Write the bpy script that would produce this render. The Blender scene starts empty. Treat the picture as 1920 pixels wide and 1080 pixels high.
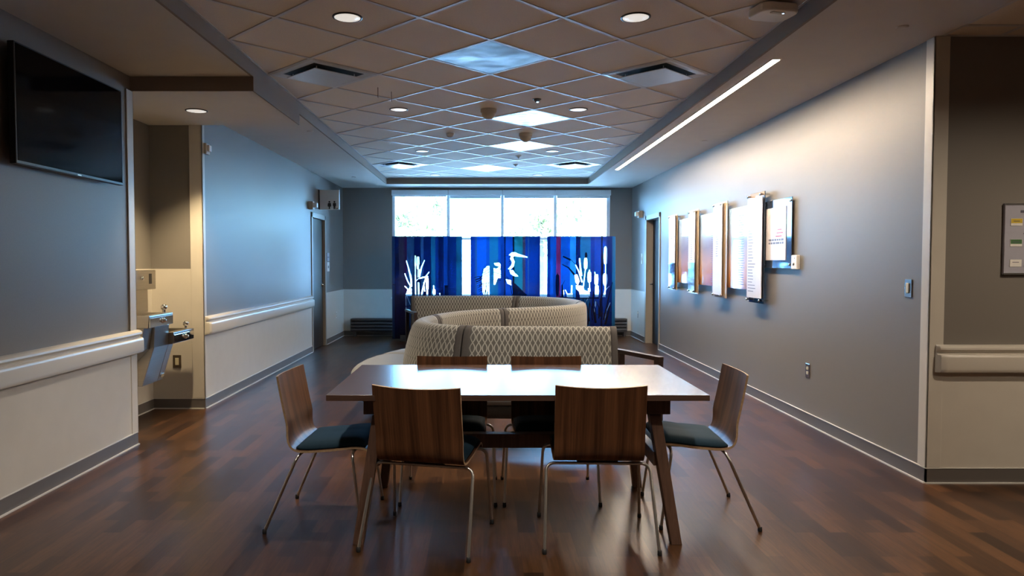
import bpy, bmesh, math, random
from mathutils import Vector, Matrix
random.seed(7)
PI = math.pi
S = bpy.context.scene
COL = S.collection

# ------------------------------------------------------------------ camera, world, exposure
cam_d = bpy.data.cameras.new('camera'); cam = bpy.data.objects.new('camera', cam_d); COL.objects.link(cam)
cam.location = (0, 0, 1.375)
cam.rotation_euler = (PI/2 - math.atan(49/1340), 0, 0)
cam_d.sensor_width = 36; cam_d.lens = 36*1340/1920; cam_d.shift_x = 53/1920
cam_d.clip_start = 0.05; cam_d.clip_end = 300
S.camera = cam
S.view_settings.view_transform = 'Standard'; S.view_settings.look = 'None'
S.view_settings.gamma = 1; S.view_settings.use_curve_mapping = False
S.view_settings.exposure = -0.1

SKY = 36.0; DOWN_W = 138.0; STRIP = 265.0; ALC_W = 250.0
w = bpy.data.worlds.new('world'); S.world = w; w.use_nodes = True
bg = w.node_tree.nodes['Background']; bg.inputs['Color'].default_value = (0.215, 0.56, 1.0, 1); bg.inputs['Strength'].default_value = SKY
pl = bpy.data.lights.new('window_portal', 'AREA'); pl.shape = 'RECTANGLE'; pl.size = 4.1; pl.size_y = 2.0
pl.cycles.is_portal = True
po = bpy.data.objects.new('window_portal', pl); COL.objects.link(po); po.location = (0.325, 13.5, 1.68); po.rotation_euler = (-PI/2, 0, 0)

sun = bpy.data.lights.new('sun', 'SUN'); sun.energy = 40.0; sun.color = (0.80, 0.92, 1.0); sun.angle = 0.01
so = bpy.data.objects.new('sun', sun); COL.objects.link(so); so.rotation_euler = (math.radians(42), 0, math.radians(-25))
# ------------------------------------------------------------------ materials
def nt(name):
    m = bpy.data.materials.new(name); m.use_nodes = True
    return m, m.node_tree, m.node_tree.nodes['Principled BSDF']
def mat(name, col, rough=0.5, metal=0.0, spec=0.5, noise=0.0, nscale=40, bump=0.0, bscale=200, coat=0.0, emit=None, es=0.0, stretch=None):
    m, t, b = nt(name)
    b.inputs['Base Color'].default_value = (*col, 1); b.inputs['Roughness'].default_value = rough
    b.inputs['Metallic'].default_value = metal; b.inputs['Specular IOR Level'].default_value = spec
    b.inputs['Coat Weight'].default_value = coat; b.inputs['Coat Roughness'].default_value = 0.1
    if emit: b.inputs['Emission Color'].default_value = (*emit, 1); b.inputs['Emission Strength'].default_value = es
    if noise or bump:
        tc = t.nodes.new('ShaderNodeTexCoord'); src = tc.outputs['Object']
        if stretch:
            mp = t.nodes.new('ShaderNodeMapping'); mp.inputs['Scale'].default_value = stretch
            t.links.new(src, mp.inputs['Vector']); src = mp.outputs['Vector']
    if noise:
        n = t.nodes.new('ShaderNodeTexNoise'); n.inputs['Scale'].default_value = nscale; n.inputs['Detail'].default_value = 4
        t.links.new(src, n.inputs['Vector'])
        r = t.nodes.new('ShaderNodeMapRange'); r.inputs['From Min'].default_value = 0.3; r.inputs['From Max'].default_value = 0.7
        r.inputs['To Min'].default_value = 1-noise; r.inputs['To Max'].default_value = 1+noise
        t.links.new(n.outputs['Fac'], r.inputs['Value'])
        v = t.nodes.new('ShaderNodeVectorMath'); v.operation = 'SCALE'; v.inputs[0].default_value = col
        t.links.new(r.outputs['Result'], v.inputs['Scale']); t.links.new(v.outputs['Vector'], b.inputs['Base Color'])
    if bump:
        n2 = t.nodes.new('ShaderNodeTexNoise'); n2.inputs['Scale'].default_value = bscale; n2.inputs['Detail'].default_value = 2
        t.links.new(src, n2.inputs['Vector'])
        bp = t.nodes.new('ShaderNodeBump'); bp.inputs['Strength'].default_value = bump; bp.inputs['Distance'].default_value = 0.002
        t.links.new(n2.outputs['Fac'], bp.inputs['Height']); t.links.new(bp.outputs['Normal'], b.inputs['Normal'])
    return m

def wood(name, c1, c2, scale, rough, coat=0.0, dist=1.5, spec=0.5):
    """grain runs along the axis whose scale is small"""
    m, t, b = nt(name)
    tc = t.nodes.new('ShaderNodeTexCoord'); mp = t.nodes.new('ShaderNodeMapping'); mp.inputs['Scale'].default_value = scale
    t.links.new(tc.outputs['Object'], mp.inputs['Vector'])
    n = t.nodes.new('ShaderNodeTexNoise'); n.inputs['Scale'].default_value = 1; n.inputs['Detail'].default_value = 7; n.inputs['Roughness'].default_value = 0.65; n.inputs['Distortion'].default_value = dist
    t.links.new(mp.outputs['Vector'], n.inputs['Vector'])
    cr = t.nodes.new('ShaderNodeValToRGB'); cr.color_ramp.elements[0].color = (*c1, 1); cr.color_ramp.elements[1].color = (*c2, 1)
    cr.color_ramp.elements[0].position = 0.35; cr.color_ramp.elements[1].position = 0.68
    t.links.new(n.outputs['Fac'], cr.inputs['Fac']); t.links.new(cr.outputs['Color'], b.inputs['Base Color'])
    b.inputs['Roughness'].default_value = rough; b.inputs['Coat Weight'].default_value = coat; b.inputs['Specular IOR Level'].default_value = spec
    return m

def floor_mat():
    m, t, b = nt('plank_floor')
    N = t.nodes.new; L = t.links.new
    tc = N('ShaderNodeTexCoord'); sp = N('ShaderNodeSeparateXYZ'); cb = N('ShaderNodeCombineXYZ')
    L(tc.outputs['Object'], sp.inputs[0]); L(sp.outputs['Y'], cb.inputs['X']); L(sp.outputs['X'], cb.inputs['Y'])
    br = N('ShaderNodeTexBrick'); L(cb.outputs[0], br.inputs['Vector'])
    br.offset = 0.37; br.offset_frequency = 2; br.squash = 1
    br.inputs['Scale'].default_value = 1; br.inputs['Brick Width'].default_value = 0.47; br.inputs['Row Height'].default_value = 0.088
    br.inputs['Mortar Size'].default_value = 0.0006; br.inputs['Mortar Smooth'].default_value = 0.5
    br.inputs['Color1'].default_value = (0.030, 0.0138, 0.0072, 1); br.inputs['Color2'].default_value = (0.092, 0.041, 0.017, 1); br.inputs['Mortar'].default_value = (0.02, 0.011, 0.007, 1)
    mp = N('ShaderNodeMapping'); mp.inputs['Scale'].default_value = (38, 2.6, 1); L(tc.outputs['Object'], mp.inputs['Vector'])
    n = N('ShaderNodeTexNoise'); n.inputs['Scale'].default_value = 1; n.inputs['Detail'].default_value = 8; n.inputs['Roughness'].default_value = 0.7; n.inputs['Distortion'].default_value = 1.2
    L(mp.outputs[0], n.inputs['Vector'])
    r = N('ShaderNodeMapRange'); r.inputs['From Min'].default_value = 0.3; r.inputs['From Max'].default_value = 0.72; r.inputs['To Min'].default_value = 0.50; r.inputs['To Max'].default_value = 1.5
    L(n.outputs['Fac'], r.inputs['Value'])
    v = N('ShaderNodeVectorMath'); v.operation = 'SCALE'; L(br.outputs['Color'], v.inputs[0]); L(r.outputs[0], v.inputs['Scale']); L(v.outputs[0], b.inputs['Base Color'])
    r2 = N('ShaderNodeMapRange'); r2.inputs['To Min'].default_value = 0.25; r2.inputs['To Max'].default_value = 0.36
    L(n.outputs['Fac'], r2.inputs['Value']); L(r2.outputs[0], b.inputs['Roughness'])
    bp = N('ShaderNodeBump'); bp.inputs['Strength'].default_value = 0.02; bp.inputs['Distance'].default_value = 0.002; L(n.outputs['Fac'], bp.inputs['Height']); L(bp.outputs[0], b.inputs['Normal'])
    b.inputs['Specular IOR Level'].default_value = 0.22
    return m

def lattice_mat():
    """woven ogee lattice on the sofa backs, from the sewn-on UV (metres)"""
    m, t, b = nt('ogee_lattice_fabric'); N = t.nodes.new; L = t.links.new
    uv = N('ShaderNodeUVMap'); uv.uv_map = 'UVMap'; sp = N('ShaderNodeSeparateXYZ'); L(uv.outputs[0], sp.inputs[0])
    def M(op, a, bb=None, c=None):
        n = N('ShaderNodeMath'); n.operation = op
        for i, x in enumerate((a, bb, c)):
            if x is None: continue
            if isinstance(x, (int, float)): n.inputs[i].default_value = x
            else: L(x, n.inputs[i])
        return n.outputs[0]
    s_, h_, A_ = 0.043, 0.086, 0.0165
    c = M('MULTIPLY', M('COSINE', M('MULTIPLY', sp.outputs['Y'], PI/h_)), A_)
    def dist(x):
        f = M('FRACT', M('DIVIDE', x, s_)); return M('MULTIPLY', M('MINIMUM', f, M('SUBTRACT', 1.0, f)), s_)
    d = M('MINIMUM', dist(M('ADD', sp.outputs['X'], c)), dist(M('SUBTRACT', sp.outputs['X'], c)))
    r = N('ShaderNodeMapRange'); r.inputs['From Min'].default_value = 0.0032; r.inputs['From Max'].default_value = 0.0050; r.inputs['To Min'].default_value = 1; r.inputs['To Max'].default_value = 0
    L(d, r.inputs['Value'])
    mx = N('ShaderNodeMix'); mx.data_type = 'RGBA'; L(r.outputs[0], mx.inputs['Factor'])
    mx.inputs['A'].default_value = (0.100, 0.096, 0.083, 1); mx.inputs['B'].default_value = (0.33, 0.315, 0.275, 1)
    L(mx.outputs['Result'], b.inputs['Base Color']); b.inputs['Roughness'].default_value = 0.85
    b.inputs['Sheen Weight'].default_value = 0.2; b.inputs['Specular IOR Level'].default_value = 0.2
    return m

def film_mat():
    m = bpy.data.materials.new('translucent_colour_film'); m.use_nodes = True; t = m.node_tree; t.nodes.clear(); N = t.nodes.new; L = t.links.new
    at = N('ShaderNodeAttribute'); at.attribute_name = 'film'
    tr = N('ShaderNodeBsdfTransparent'); tl = N('ShaderNodeBsdfTranslucent'); df = N('ShaderNodeBsdfDiffuse'); gl = N('ShaderNodeBsdfGlossy')
    gl.inputs['Roughness'].default_value = 0.08
    v = N('ShaderNodeVectorMath'); v.operation = 'SCALE'; v.inputs['Scale'].default_value = 0.055; L(at.outputs['Color'], v.inputs[0]); L(v.outputs[0], tr.inputs['Color'])
    v2 = N('ShaderNodeVectorMath'); v2.operation = 'SCALE'; v2.inputs['Scale'].default_value = 0.28; L(at.outputs['Color'], v2.inputs[0]); L(v2.outputs[0], tl.inputs['Color']); L(v2.outputs[0], df.inputs['Color'])
    a = N('ShaderNodeMixShader'); a.inputs[0].default_value = 0.4; L(tr.outputs[0], a.inputs[1]); L(tl.outputs[0], a.inputs[2])
    c = N('ShaderNodeMixShader'); c.inputs[0].default_value = 0.15; L(a.outputs[0], c.inputs[1]); L(df.outputs[0], c.inputs[2])
    d = N('ShaderNodeMixShader'); d.inputs[0].default_value = 0.04; L(c.outputs[0], d.inputs[1]); L(gl.outputs[0], d.inputs[2])
    o = N('ShaderNodeOutputMaterial'); L(d.outputs[0], o.inputs[0]); return m

def clear_glass(name, tint=(0.96, 0.98, 1.0), refl=0.06, rough=0.0):
    m = bpy.data.materials.new(name); m.use_nodes = True; t = m.node_tree; t.nodes.clear(); N = t.nodes.new; L = t.links.new
    tr = N('ShaderNodeBsdfTransparent'); tr.inputs[0].default_value = (*tint, 1); gl = N('ShaderNodeBsdfGlossy'); gl.inputs['Roughness'].default_value = rough
    lw = N('ShaderNodeFresnel'); lw.inputs['IOR'].default_value = 1.45
    mt = N('ShaderNodeMath'); mt.operation = 'MULTIPLY'; mt.inputs[1].default_value = refl/0.04; mt.use_clamp = True; L(lw.outputs[0], mt.inputs[0])
    a = N('ShaderNodeMixShader'); L(mt.outputs[0], a.inputs[0]); L(tr.outputs[0], a.inputs[1]); L(gl.outputs[0], a.inputs[2])
    o = N('ShaderNodeOutputMaterial'); L(a.outputs[0], o.inputs[0]); return m

def print_mat():
    """printed sunset marsh panorama: sky over mist over orange reeds, varies with height on the panel"""
    m, t, b = nt('printed_sunset_panorama'); N = t.nodes.new; L = t.links.new
    tc = N('ShaderNodeTexCoord'); sp = N('ShaderNodeSeparateXYZ'); L(tc.outputs['Object'], sp.inputs[0])
    n = N('ShaderNodeTexNoise'); n.inputs['Scale'].default_value = 3; n.inputs['Detail'].default_value = 5; L(tc.outputs['Object'], n.inputs['Vector'])
    ma = N('ShaderNodeMath'); ma.operation = 'MULTIPLY_ADD'; L(n.outputs['Fac'], ma.inputs[0]); ma.inputs[1].default_value = 0.22; L(sp.outputs['Z'], ma.inputs[2])
    r = N('ShaderNodeMapRange'); r.inputs['From Min'].default_value = 1.17; r.inputs['From Max'].default_value = 2.08; L(ma.outputs[0], r.inputs['Value'])
    cr = N('ShaderNodeValToRGB'); e = cr.color_ramp.elements
    e[0].color = (0.30, 0.12, 0.04, 1); e[1].color = (0.45, 0.66, 0.86, 1)
    for p, c in ((0.14, (0.62, 0.30, 0.13)), (0.32, (0.60, 0.42, 0.34)), (0.55, (0.36, 0.37, 0.46)), (0.75, (0.45, 0.58, 0.75))):
        x = e.new(p); x.color = (*c, 1)
    L(r.outputs[0], cr.inputs[0]); L(cr.outputs[0], b.inputs['Base Color']); b.inputs['Roughness'].default_value = 0.08; b.inputs['Coat Weight'].default_value = 0.6; b.inputs['Coat Roughness'].default_value = 0.02
    return m

def leaf_mat():
    m, t, b = nt('foliage'); N = t.nodes.new; L = t.links.new
    tc = N('ShaderNodeTexCoord'); n = N('ShaderNodeTexNoise'); n.inputs['Scale'].default_value = 0.9; L(tc.outputs['Object'], n.inputs['Vector'])
    cr = N('ShaderNodeValToRGB'); cr.color_ramp.elements[0].color = (0.12, 0.13, 0.03, 1); cr.color_ramp.elements[1].color = (0.62, 0.58, 0.30, 1)
    cr.color_ramp.elements[0].position = 0.35; cr.color_ramp.elements[1].position = 0.6
    L(n.outputs['Fac'], cr.inputs[0]); L(cr.outputs[0], b.inputs['Base Color']); b.inputs['Roughness'].default_value = 0.7
    return m

M = {}
M['vinyl'] = mat('taupe_woven_vinyl', (0.212, 0.193, 0.172), 0.40, noise=0.05, nscale=300, bump=0.25, bscale=420, spec=0.30)
M['cream'] = mat('cream_wall_panel', (0.62, 0.58, 0.51), 0.38, noise=0.02, nscale=8, bump=0.05, bscale=300)
M['rail'] = mat('cream_rail_plastic', (0.62, 0.58, 0.51), 0.32, bump=0.03, bscale=400)
M['soffit'] = mat('soffit_paint', (0.60, 0.545, 0.47), 0.75, bump=0.08, bscale=300, noise=0.02, nscale=5)
M['fascia'] = mat('taupe_fascia_paint', (0.27, 0.225, 0.185), 0.85, spec=0.15, bump=0.05)
M['tile'] = mat('ceiling_tile_fibre', (0.76, 0.665, 0.55), 0.9, noise=0.05, nscale=120, bump=0.3, bscale=160)
M['tbar'] = mat('white_painted_tbar', (0.62, 0.60, 0.58), 0.35, bump=0.02)
M['base'] = mat('grey_vinyl_base', (0.135, 0.12, 0.11), 0.45, bump=0.04)
M['bead'] = mat('pale_sealant_bead', (0.62, 0.60, 0.57), 0.3, bump=0.02)
M['floor'] = floor_mat()
M['walnut'] = wood('walnut_veneer', (0.048, 0.019, 0.009), (0.190, 0.080, 0.034), (48, 2.5, 0.9), 0.33, dist=0.3)
M['ply'] = mat('pale_ply_edge', (0.52, 0.36, 0.21), 0.5, noise=0.15, nscale=60)
M['laminate'] = wood('brown_table_laminate', (0.095, 0.052, 0.036), (0.135, 0.078, 0.055), (1.4, 30, 30), 0.24, coat=0.6, spec=0.9)
M['laminate'].node_tree.nodes['Principled BSDF'].inputs['Coat Roughness'].default_value = 0.22
M['tleg'] = wood('brown_table_leg', (0.085, 0.045, 0.03), (0.15, 0.08, 0.052), (30, 30, 1.6), 0.4)
M['darkwood'] = wood('espresso_wood', (0.016, 0.008, 0.006), (0.045, 0.020, 0.014), (14, 14, 14), 0.35)
M['chrome'] = mat('satin_steel_tube', (0.62, 0.58, 0.53), 0.28, metal=1.0, noise=0.03)
M['polish'] = mat('polished_chrome', (0.8, 0.8, 0.8), 0.08, metal=1.0, noise=0.02)
M['steel'] = mat('brushed_stainless', (0.42, 0.39, 0.35), 0.30, metal=1.0, noise=0.06, nscale=1, stretch=(3, 3, 220))
M['steel_tile'] = mat('brushed_metal_ceiling_panel', (0.34, 0.33, 0.35), 0.25, metal=1.0, noise=0.08, nscale=3, bump=0.9, bscale=2.6)
M['steel_dimmed'] = mat('dimmed_metal_ceiling_panel', (0.09, 0.085, 0.09), 0.30, metal=0.0, spec=0.35, noise=0.08, nscale=3, bump=0.9, bscale=2.6)  # darker copy of the panel metal, its weak reflection put into the colour
for k_ in ('steel_tile', 'steel_dimmed'):
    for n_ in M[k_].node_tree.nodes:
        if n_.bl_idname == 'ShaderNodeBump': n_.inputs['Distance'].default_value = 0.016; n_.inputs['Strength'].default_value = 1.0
M['plaque_metal'] = mat('painted_diffuser_metal', (0.75, 0.74, 0.73), 0.28, metal=0.35, noise=0.03)
M['rubber'] = mat('black_rubber', (0.012, 0.012, 0.012), 0.6, noise=0.1)
M['blueseat'] = mat('teal_blue_upholstery', (0.013, 0.037, 0.058), 0.85, noise=0.12, nscale=300, bump=0.3, bscale=500, spec=0.25)
M['lattice'] = lattice_mat()
M['band'] = mat('charcoal_taupe_fabric', (0.072, 0.065, 0.060), 0.85, noise=0.08, nscale=200, bump=0.2, bscale=500, spec=0.25)
M['seat'] = mat('pale_grey_fabric', (0.235, 0.235, 0.23), 0.8, noise=0.05, nscale=200, bump=0.2, bscale=500, spec=0.3)
M['tvglass'] = mat('black_screen_glass', (0.003, 0.003, 0.004), 0.08, spec=0.09, noise=0.05)
M['tvframe'] = mat('black_bezel_plastic', (0.010, 0.010, 0.011), 0.35, bump=0.02)
M['white'] = mat('white_plastic', (0.80, 0.78, 0.74), 0.4, bump=0.02)
M['offwhite'] = mat('warm_device_plastic', (0.50, 0.44, 0.36), 0.45, bump=0.02)
M['black'] = mat('black_print', (0.012, 0.012, 0.014), 0.6, noise=0.05)
M['darkgrey'] = mat('dark_grey_metal', (0.05, 0.05, 0.052), 0.45, metal=0.3, noise=0.04)
M['opening_shade'] = mat('black_opening_shade', (0.008, 0.008, 0.008), 0.8, noise=0.05)  # black that stands for the shade inside openings
M['winframe'] = mat('painted_window_frame', (0.75, 0.77, 0.78), 0.4, metal=0.0, noise=0.03)
M['blind'] = mat('roller_blind_cassette', (0.75, 0.76, 0.76), 0.5, bump=0.02)
M['glass'] = clear_glass('window_glass')
M['artglass'] = clear_glass('screen_glass', (0.90, 0.97, 1.0), 0.05)
M['film'] = film_mat()
M['door'] = wood('dark_grey_brown_door', (0.030, 0.023, 0.020), (0.055, 0.042, 0.036), (14, 14, 1.2), 0.30, spec=0.35)
M['jamb'] = mat('taupe_door_frame', (0.30, 0.265, 0.22), 0.4, bump=0.02)
M['panorama'] = print_mat()
M['clearpanel'] = clear_glass('acrylic_panel', (0.72, 0.78, 0.82), 0.10)
M['darkpanel'] = mat('dark_blue_backed_acrylic', (0.035, 0.05, 0.085), 0.05, spec=0.8, noise=0.05, coat=0.6)
M['reflectionpanel'] = mat('dark_reflection_panel', (0.06, 0.07, 0.09), 0.04, spec=1.0, noise=0.05, coat=1.0)  # dark base colour stands for the screens' reflection in clear acrylic
M['bronzepanel'] = mat('bronze_backed_acrylic', (0.42, 0.30, 0.17), 0.08, spec=0.7, noise=0.05, coat=0.5)
M['paper'] = mat('white_printed_panel', (0.72, 0.68, 0.66), 0.25, noise=0.02, spec=0.5, coat=0.3)
M['ink'] = mat('grey_blue_ink', (0.12, 0.12, 0.15), 0.5, noise=0.05)
M['redink'] = mat('faded_red_ink', (0.45, 0.13, 0.12), 0.5, noise=0.05)
M['boardblue'] = mat('pale_lilac_board', (0.40, 0.40, 0.47), 0.4, noise=0.02)
M['boardtext'] = mat('slate_board_print', (0.10, 0.10, 0.14), 0.5, noise=0.02)
M['yellow'] = mat('yellow_label', (0.62, 0.45, 0.03), 0.5, noise=0.03)
M['green'] = mat('green_label', (0.06, 0.16, 0.06), 0.5, noise=0.03)
M['bluemark'] = mat('blue_round_mark', (0.04, 0.05, 0.35), 0.5, noise=0.03)
M['ivory'] = mat('ivory_plastic', (0.62, 0.56, 0.38), 0.4, bump=0.02)
M['outlet_dark'] = mat('bronze_outlet_plate', (0.13, 0.10, 0.07), 0.35, metal=0.5, noise=0.03)
M['lens'] = mat('downlight_reflector', (0.6, 0.6, 0.6), 0.3, noise=0.02, emit=(1.0, 0.93, 0.84), es=0.72)
M['striplens'] = mat('linear_lamp_diffuser', (0.8, 0.8, 0.8), 0.4, noise=0.02, emit=(1.0, 0.81, 0.61), es=STRIP)
M['led'] = mat('blue_white_led', (0.6, 0.7, 0.9), 0.4, noise=0.02, emit=(0.5, 0.7, 1.0), es=3.0)
M['leaf'] = leaf_mat()
M['bark'] = mat('grey_bark', (0.12, 0.09, 0.07), 0.9, noise=0.2, nscale=10)
M['pave'] = mat('pale_concrete', (0.70, 0.72, 0.74), 0.9, noise=0.06, nscale=3)
M['convector'] = mat('bronze_grey_convector', (0.10, 0.092, 0.088), 0.4, metal=0.5, noise=0.03)

# ------------------------------------------------------------------ mesh helpers
class MB:
    def __init__(s): s.v = []; s.f = []; s.m = []; s.uv = None; s.s = []
    def add(s, vs, fs, mi=0, smooth=False):
        o = len(s.v); s.v += [tuple(x) for x in vs]
        for f in fs: s.f.append(tuple(i+o for i in f)); s.m.append(mi); s.s.append(smooth)
        return s
    def box(s, x0, x1, y0, y1, z0, z1, mi=0, mx=None):
        vs = [(x, y, z) for x in (x0, x1) for y in (y0, y1) for z in (z0, z1)]
        if mx is not None: vs = [tuple(mx @ Vector(p)) for p in vs]
        return s.add(vs, [(0, 1, 3, 2), (4, 6, 7, 5), (0, 4, 5, 1), (2, 3, 7, 6), (0, 2, 6, 4), (1, 5, 7, 3)], mi)
    def tube(s, pts, r, n=10, mi=0, cap=True, rs=None):
        pts = [Vector(p) for p in pts]; rings = []
        prev = None
        for i, p in enumerate(pts):
            t = (pts[min(i+1, len(pts)-1)] - pts[max(i-1, 0)]).normalized()
            if prev is None:
                a = Vector((0, 0, 1)) if abs(t.z) < 0.9 else Vector((1, 0, 0)); u = t.cross(a).normalized()
            else: u = (prev - t*prev.dot(t)).normalized()
            prev = u; wv = t.cross(u); rr = rs[i] if rs else r
            rings.append([p + (u*math.cos(2*PI*k/n) + wv*math.sin(2*PI*k/n))*rr for k in range(n)])
        vs = [x for rg in rings for x in rg]; fs = []
        for i in range(len(pts)-1):
            for k in range(n): fs.append((i*n+k, i*n+(k+1) % n, (i+1)*n+(k+1) % n, (i+1)*n+k))
        s.add(vs, fs, mi, True)
        if cap:
            s.add(rings[0], [tuple(range(n))[::-1]], mi); s.add(rings[-1], [tuple(range(n))], mi)
        return s
    def lathe(s, prof, c=(0, 0, 0), n=32, mi=0, axis='z', smooth=True, capend=True):
        vs = []; 
        for (r, h) in prof:
            for k in range(n):
                a = 2*PI*k/n; p = (r*math.cos(a), r*math.sin(a), h)
                if axis == 'x': p = (p[2], p[0], p[1])
                if axis == 'y': p = (p[0], p[2], p[1])
                vs.append((p[0]+c[0], p[1]+c[1], p[2]+c[2]))
        fs = []
        for i in range(len(prof)-1):
            for k in range(n): fs.append((i*n+k, i*n+(k+1) % n, (i+1)*n+(k+1) % n, (i+1)*n+k))
        s.add(vs, fs, mi, smooth)
        if capend:
            s.add(vs[:n], [tuple(range(n))[::-1]], mi); s.add(vs[-n:], [tuple(range(n))], mi)
        return s
    def prism(s, poly, y0, y1, plane='xz', mi=0):
        """extrude a 2-D polygon; plane xz extrudes along y, yz along x, xy along z"""
        def P(a, b, c): return {'xz': (a, c, b), 'yz': (c, a, b), 'xy': (a, b, c)}[plane]
        n = len(poly); vs = [P(a, b, y0) for a, b in poly] + [P(a, b, y1) for a, b in poly]
        fs = [tuple(range(n)), tuple(range(2*n-1, n-1, -1))] + [(i, i+n, (i+1) % n+n, (i+1) % n) for i in range(n)]
        return s.add(vs, fs, mi)
    def build(s, name, mats, parent=None, bevel=0, seg=2, subsurf=0, solid=0):
        me = bpy.data.meshes.new(name); me.from_pydata(s.v, [], s.f)
        if not isinstance(mats, (list, tuple)): mats = [mats]
        for m in mats: me.materials.append(m)
        me.polygons.foreach_set('material_index', s.m); me.polygons.foreach_set('use_smooth', s.s)
        if s.uv:
            ul = me.uv_layers.new(name='UVMap')
            for lo in me.loops: ul.data[lo.index].uv = s.uv[lo.vertex_index]
        bm = bmesh.new(); bm.from_mesh(me)
        bmesh.ops.recalc_face_normals(bm, faces=bm.faces); bm.to_mesh(me); bm.free()
        o = bpy.data.objects.new(name, me); COL.objects.link(o)
        if parent: o.parent = parent
        if bevel:
            b = o.modifiers.new('bevel', 'BEVEL'); b.width = bevel; b.segments = seg; b.limit_method = 'ANGLE'; b.harden_normals = False
        if subsurf:
            b = o.modifiers.new('sub', 'SUBSURF'); b.levels = subsurf; b.render_levels = subsurf
        return o
def B(*a, **k): return MB().box(*a, **k)
def thing(name, label, cat, loc=(0, 0, 0), rz=0, group=None):
    o = bpy.data.objects.new(name, None); COL.objects.link(o); o.empty_display_size = 0.1
    o.location = loc; o.rotation_euler = (0, 0, rz); return tag(o, label, cat, group)
def tag(o, label, cat, group=None):
    o['label'] = label; o['category'] = cat
    if group: o['group'] = group
    return o
def struct(name, mb, m, **k):
    o = mb.build(name, m, **k)
    if not k.get('parent'): o['kind'] = 'structure'
    return o
def dup(root, label, loc, rz=None):
    r = root.copy(); COL.objects.link(r); r.location = loc; r['label'] = label
    if rz is not None: r.rotation_euler = (0, 0, rz)
    for ch in list(root.children):
        c = ch.copy(); COL.objects.link(c); c.parent = r
        for g in list(ch.children):
            d = g.copy(); COL.objects.link(d); d.parent = c
    return r
def arc(c, a0, a1, r, n, f):
    return [f(c[0]+r*math.cos(a0+(a1-a0)*i/n), c[1]+r*math.sin(a0+(a1-a0)*i/n)) for i in range(n+1)]

# ------------------------------------------------------------------ room shell
XL, XR, YB, ZS, ZT = -2.615, 2.75, 13.30, 2.745, 2.85
RX0, RX1, RY0, RY1 = -1.71, 1.84, -1.2, 12.64
AY0, AY1, AX, AZ = 5.344, 6.66, -3.10, 2.638
CY = 4.40           # where the right wall turns the corner
YN = -3.0
struct('floor', B(-4.1, 6.5, YN, 13.6, -0.1, 0), M['floor'])
T = 0.12
struct('wall_left', B(XL-T, XL, YN, AY0, 0, 3.1), M['vinyl'])
struct('wall_alcove_near', B(AX-T, XL-T, AY0-T, AY0, 0, 3.1), M['vinyl'])
struct('wall_alcove_back', B(AX-T, AX, AY0, AY1+T, 0, 3.1), M['vinyl'])
struct('wall_alcove_far', B(AX, XL, AY1, AY1+T, 0, 3.1), M['vinyl'])
wl = MB()
wl.box(XL-T, XL, AY1+T, 10.87, 0, 3.1).box(XL-T, XL, 11.78, YB+T, 0, 3.1).box(XL-T, XL, 10.87, 11.78, 2.09, 3.1)
struct('wall_left_far', wl, M['vinyl'])
wr = MB().box(XR, XR+T, CY, 11.18, 0, 3.1).box(XR, XR+T, 12.10, YB+T, 0, 3.1).box(XR, XR+T, 11.18, 12.10, 2.11, 3.1)
struct('wall_right', wr, M['vinyl'])
struct('wall_corridor', B(XR+T, 6.5, CY, CY+T, 0, 3.1), M['vinyl'])
struct('wall_side', B(6.5, 6.5+T, YN, CY+T, 0, 3.1), M['vinyl'])
struct('wall_front', B(-3.4, 6.5, YN-T, YN, 0, 3.1), M['vinyl'])
WX0, WX1, WZ0, WZ1 = -1.70, 2.345, 0.72, 2.69
wb = MB().box(XL-T, WX0, YB, YB+T, 0, 3.1).box(WX1, XR+T, YB, YB+T, 0, 3.1).box(WX0, WX1, YB, YB+T, 0, WZ0).box(WX0, WX1, YB, YB+T, WZ1, 3.1)
struct('wall_back', wb, M['vinyl'])
struct('wall_light_block_right', MB().box(XR+T, 4.2, 11.0, 11.05, 0, 3.1).box(XR+T, 4.2, 12.3, 12.35, 0, 3.1).box(4.2, 4.25, 11.0, 12.35, 0, 3.1).box(XR+T, 4.2, 11.0, 12.35, 2.6, 2.65), M['vinyl'])  # unseen box added behind the right door to stop outside light leaking in
struct('wall_light_block_left', MB().box(-4.0, XL-T, 10.7, 10.75, 0, 3.1).box(-4.0, XL-T, 11.9, 11.95, 0, 3.1).box(-4.05, -4.0, 10.7, 11.95, 0, 3.1).box(-4.0, XL-T, 10.7, 11.95, 2.6, 2.65), M['vinyl'])  # unseen box added behind the left door, keeps outside light out
# ceiling: lowered border with a raised tiled field
cs = MB().box(XL, RX0, YN, YB, ZS, 3.1).box(RX1, XR+0.03, YN, YB, ZS, 3.1).box(RX0, RX1, RY1, YB, ZS, 3.1).box(RX0, RX1, YN, RY0, ZS, 3.1)
cs.box(AX, RX0-0.0, AY0, AY1, AZ, ZS-0.002)
cs.box(AX, XL, AY0, AY1+T, ZS, 3.1)
struct('ceiling', cs, M['soffit'])
struct('ceiling_tiles', B(RX0, RX1, RY0, RY1, ZT, ZT+0.05), M['tile'])
bpy.data.objects['ceiling_tiles'].name = 'ceiling_field'
struct('ceiling_corridor', B(XR+0.03, 6.5, YN, CY, ZS+0.004, 3.1), M['tile'])
g = MB()
for x in (3.14, 3.75, 4.36, 4.97, 5.58, 6.19): g.box(x-0.012, x+0.012, YN, CY, ZS, ZS+0.006)
y = 4.20
while y > YN: g.box(XR+0.03, 6.5, y-0.012, y+0.012, ZS-0.001, ZS+0.005); y -= 0.61
g.box(XR+0.03, XR+0.05, YN, CY, ZS-0.001, ZS+0.005).box(XR+0.03, 6.5, CY-0.02, CY, ZS-0.001, ZS+0.005)
struct('trim_1', g, M['tbar'])
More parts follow.
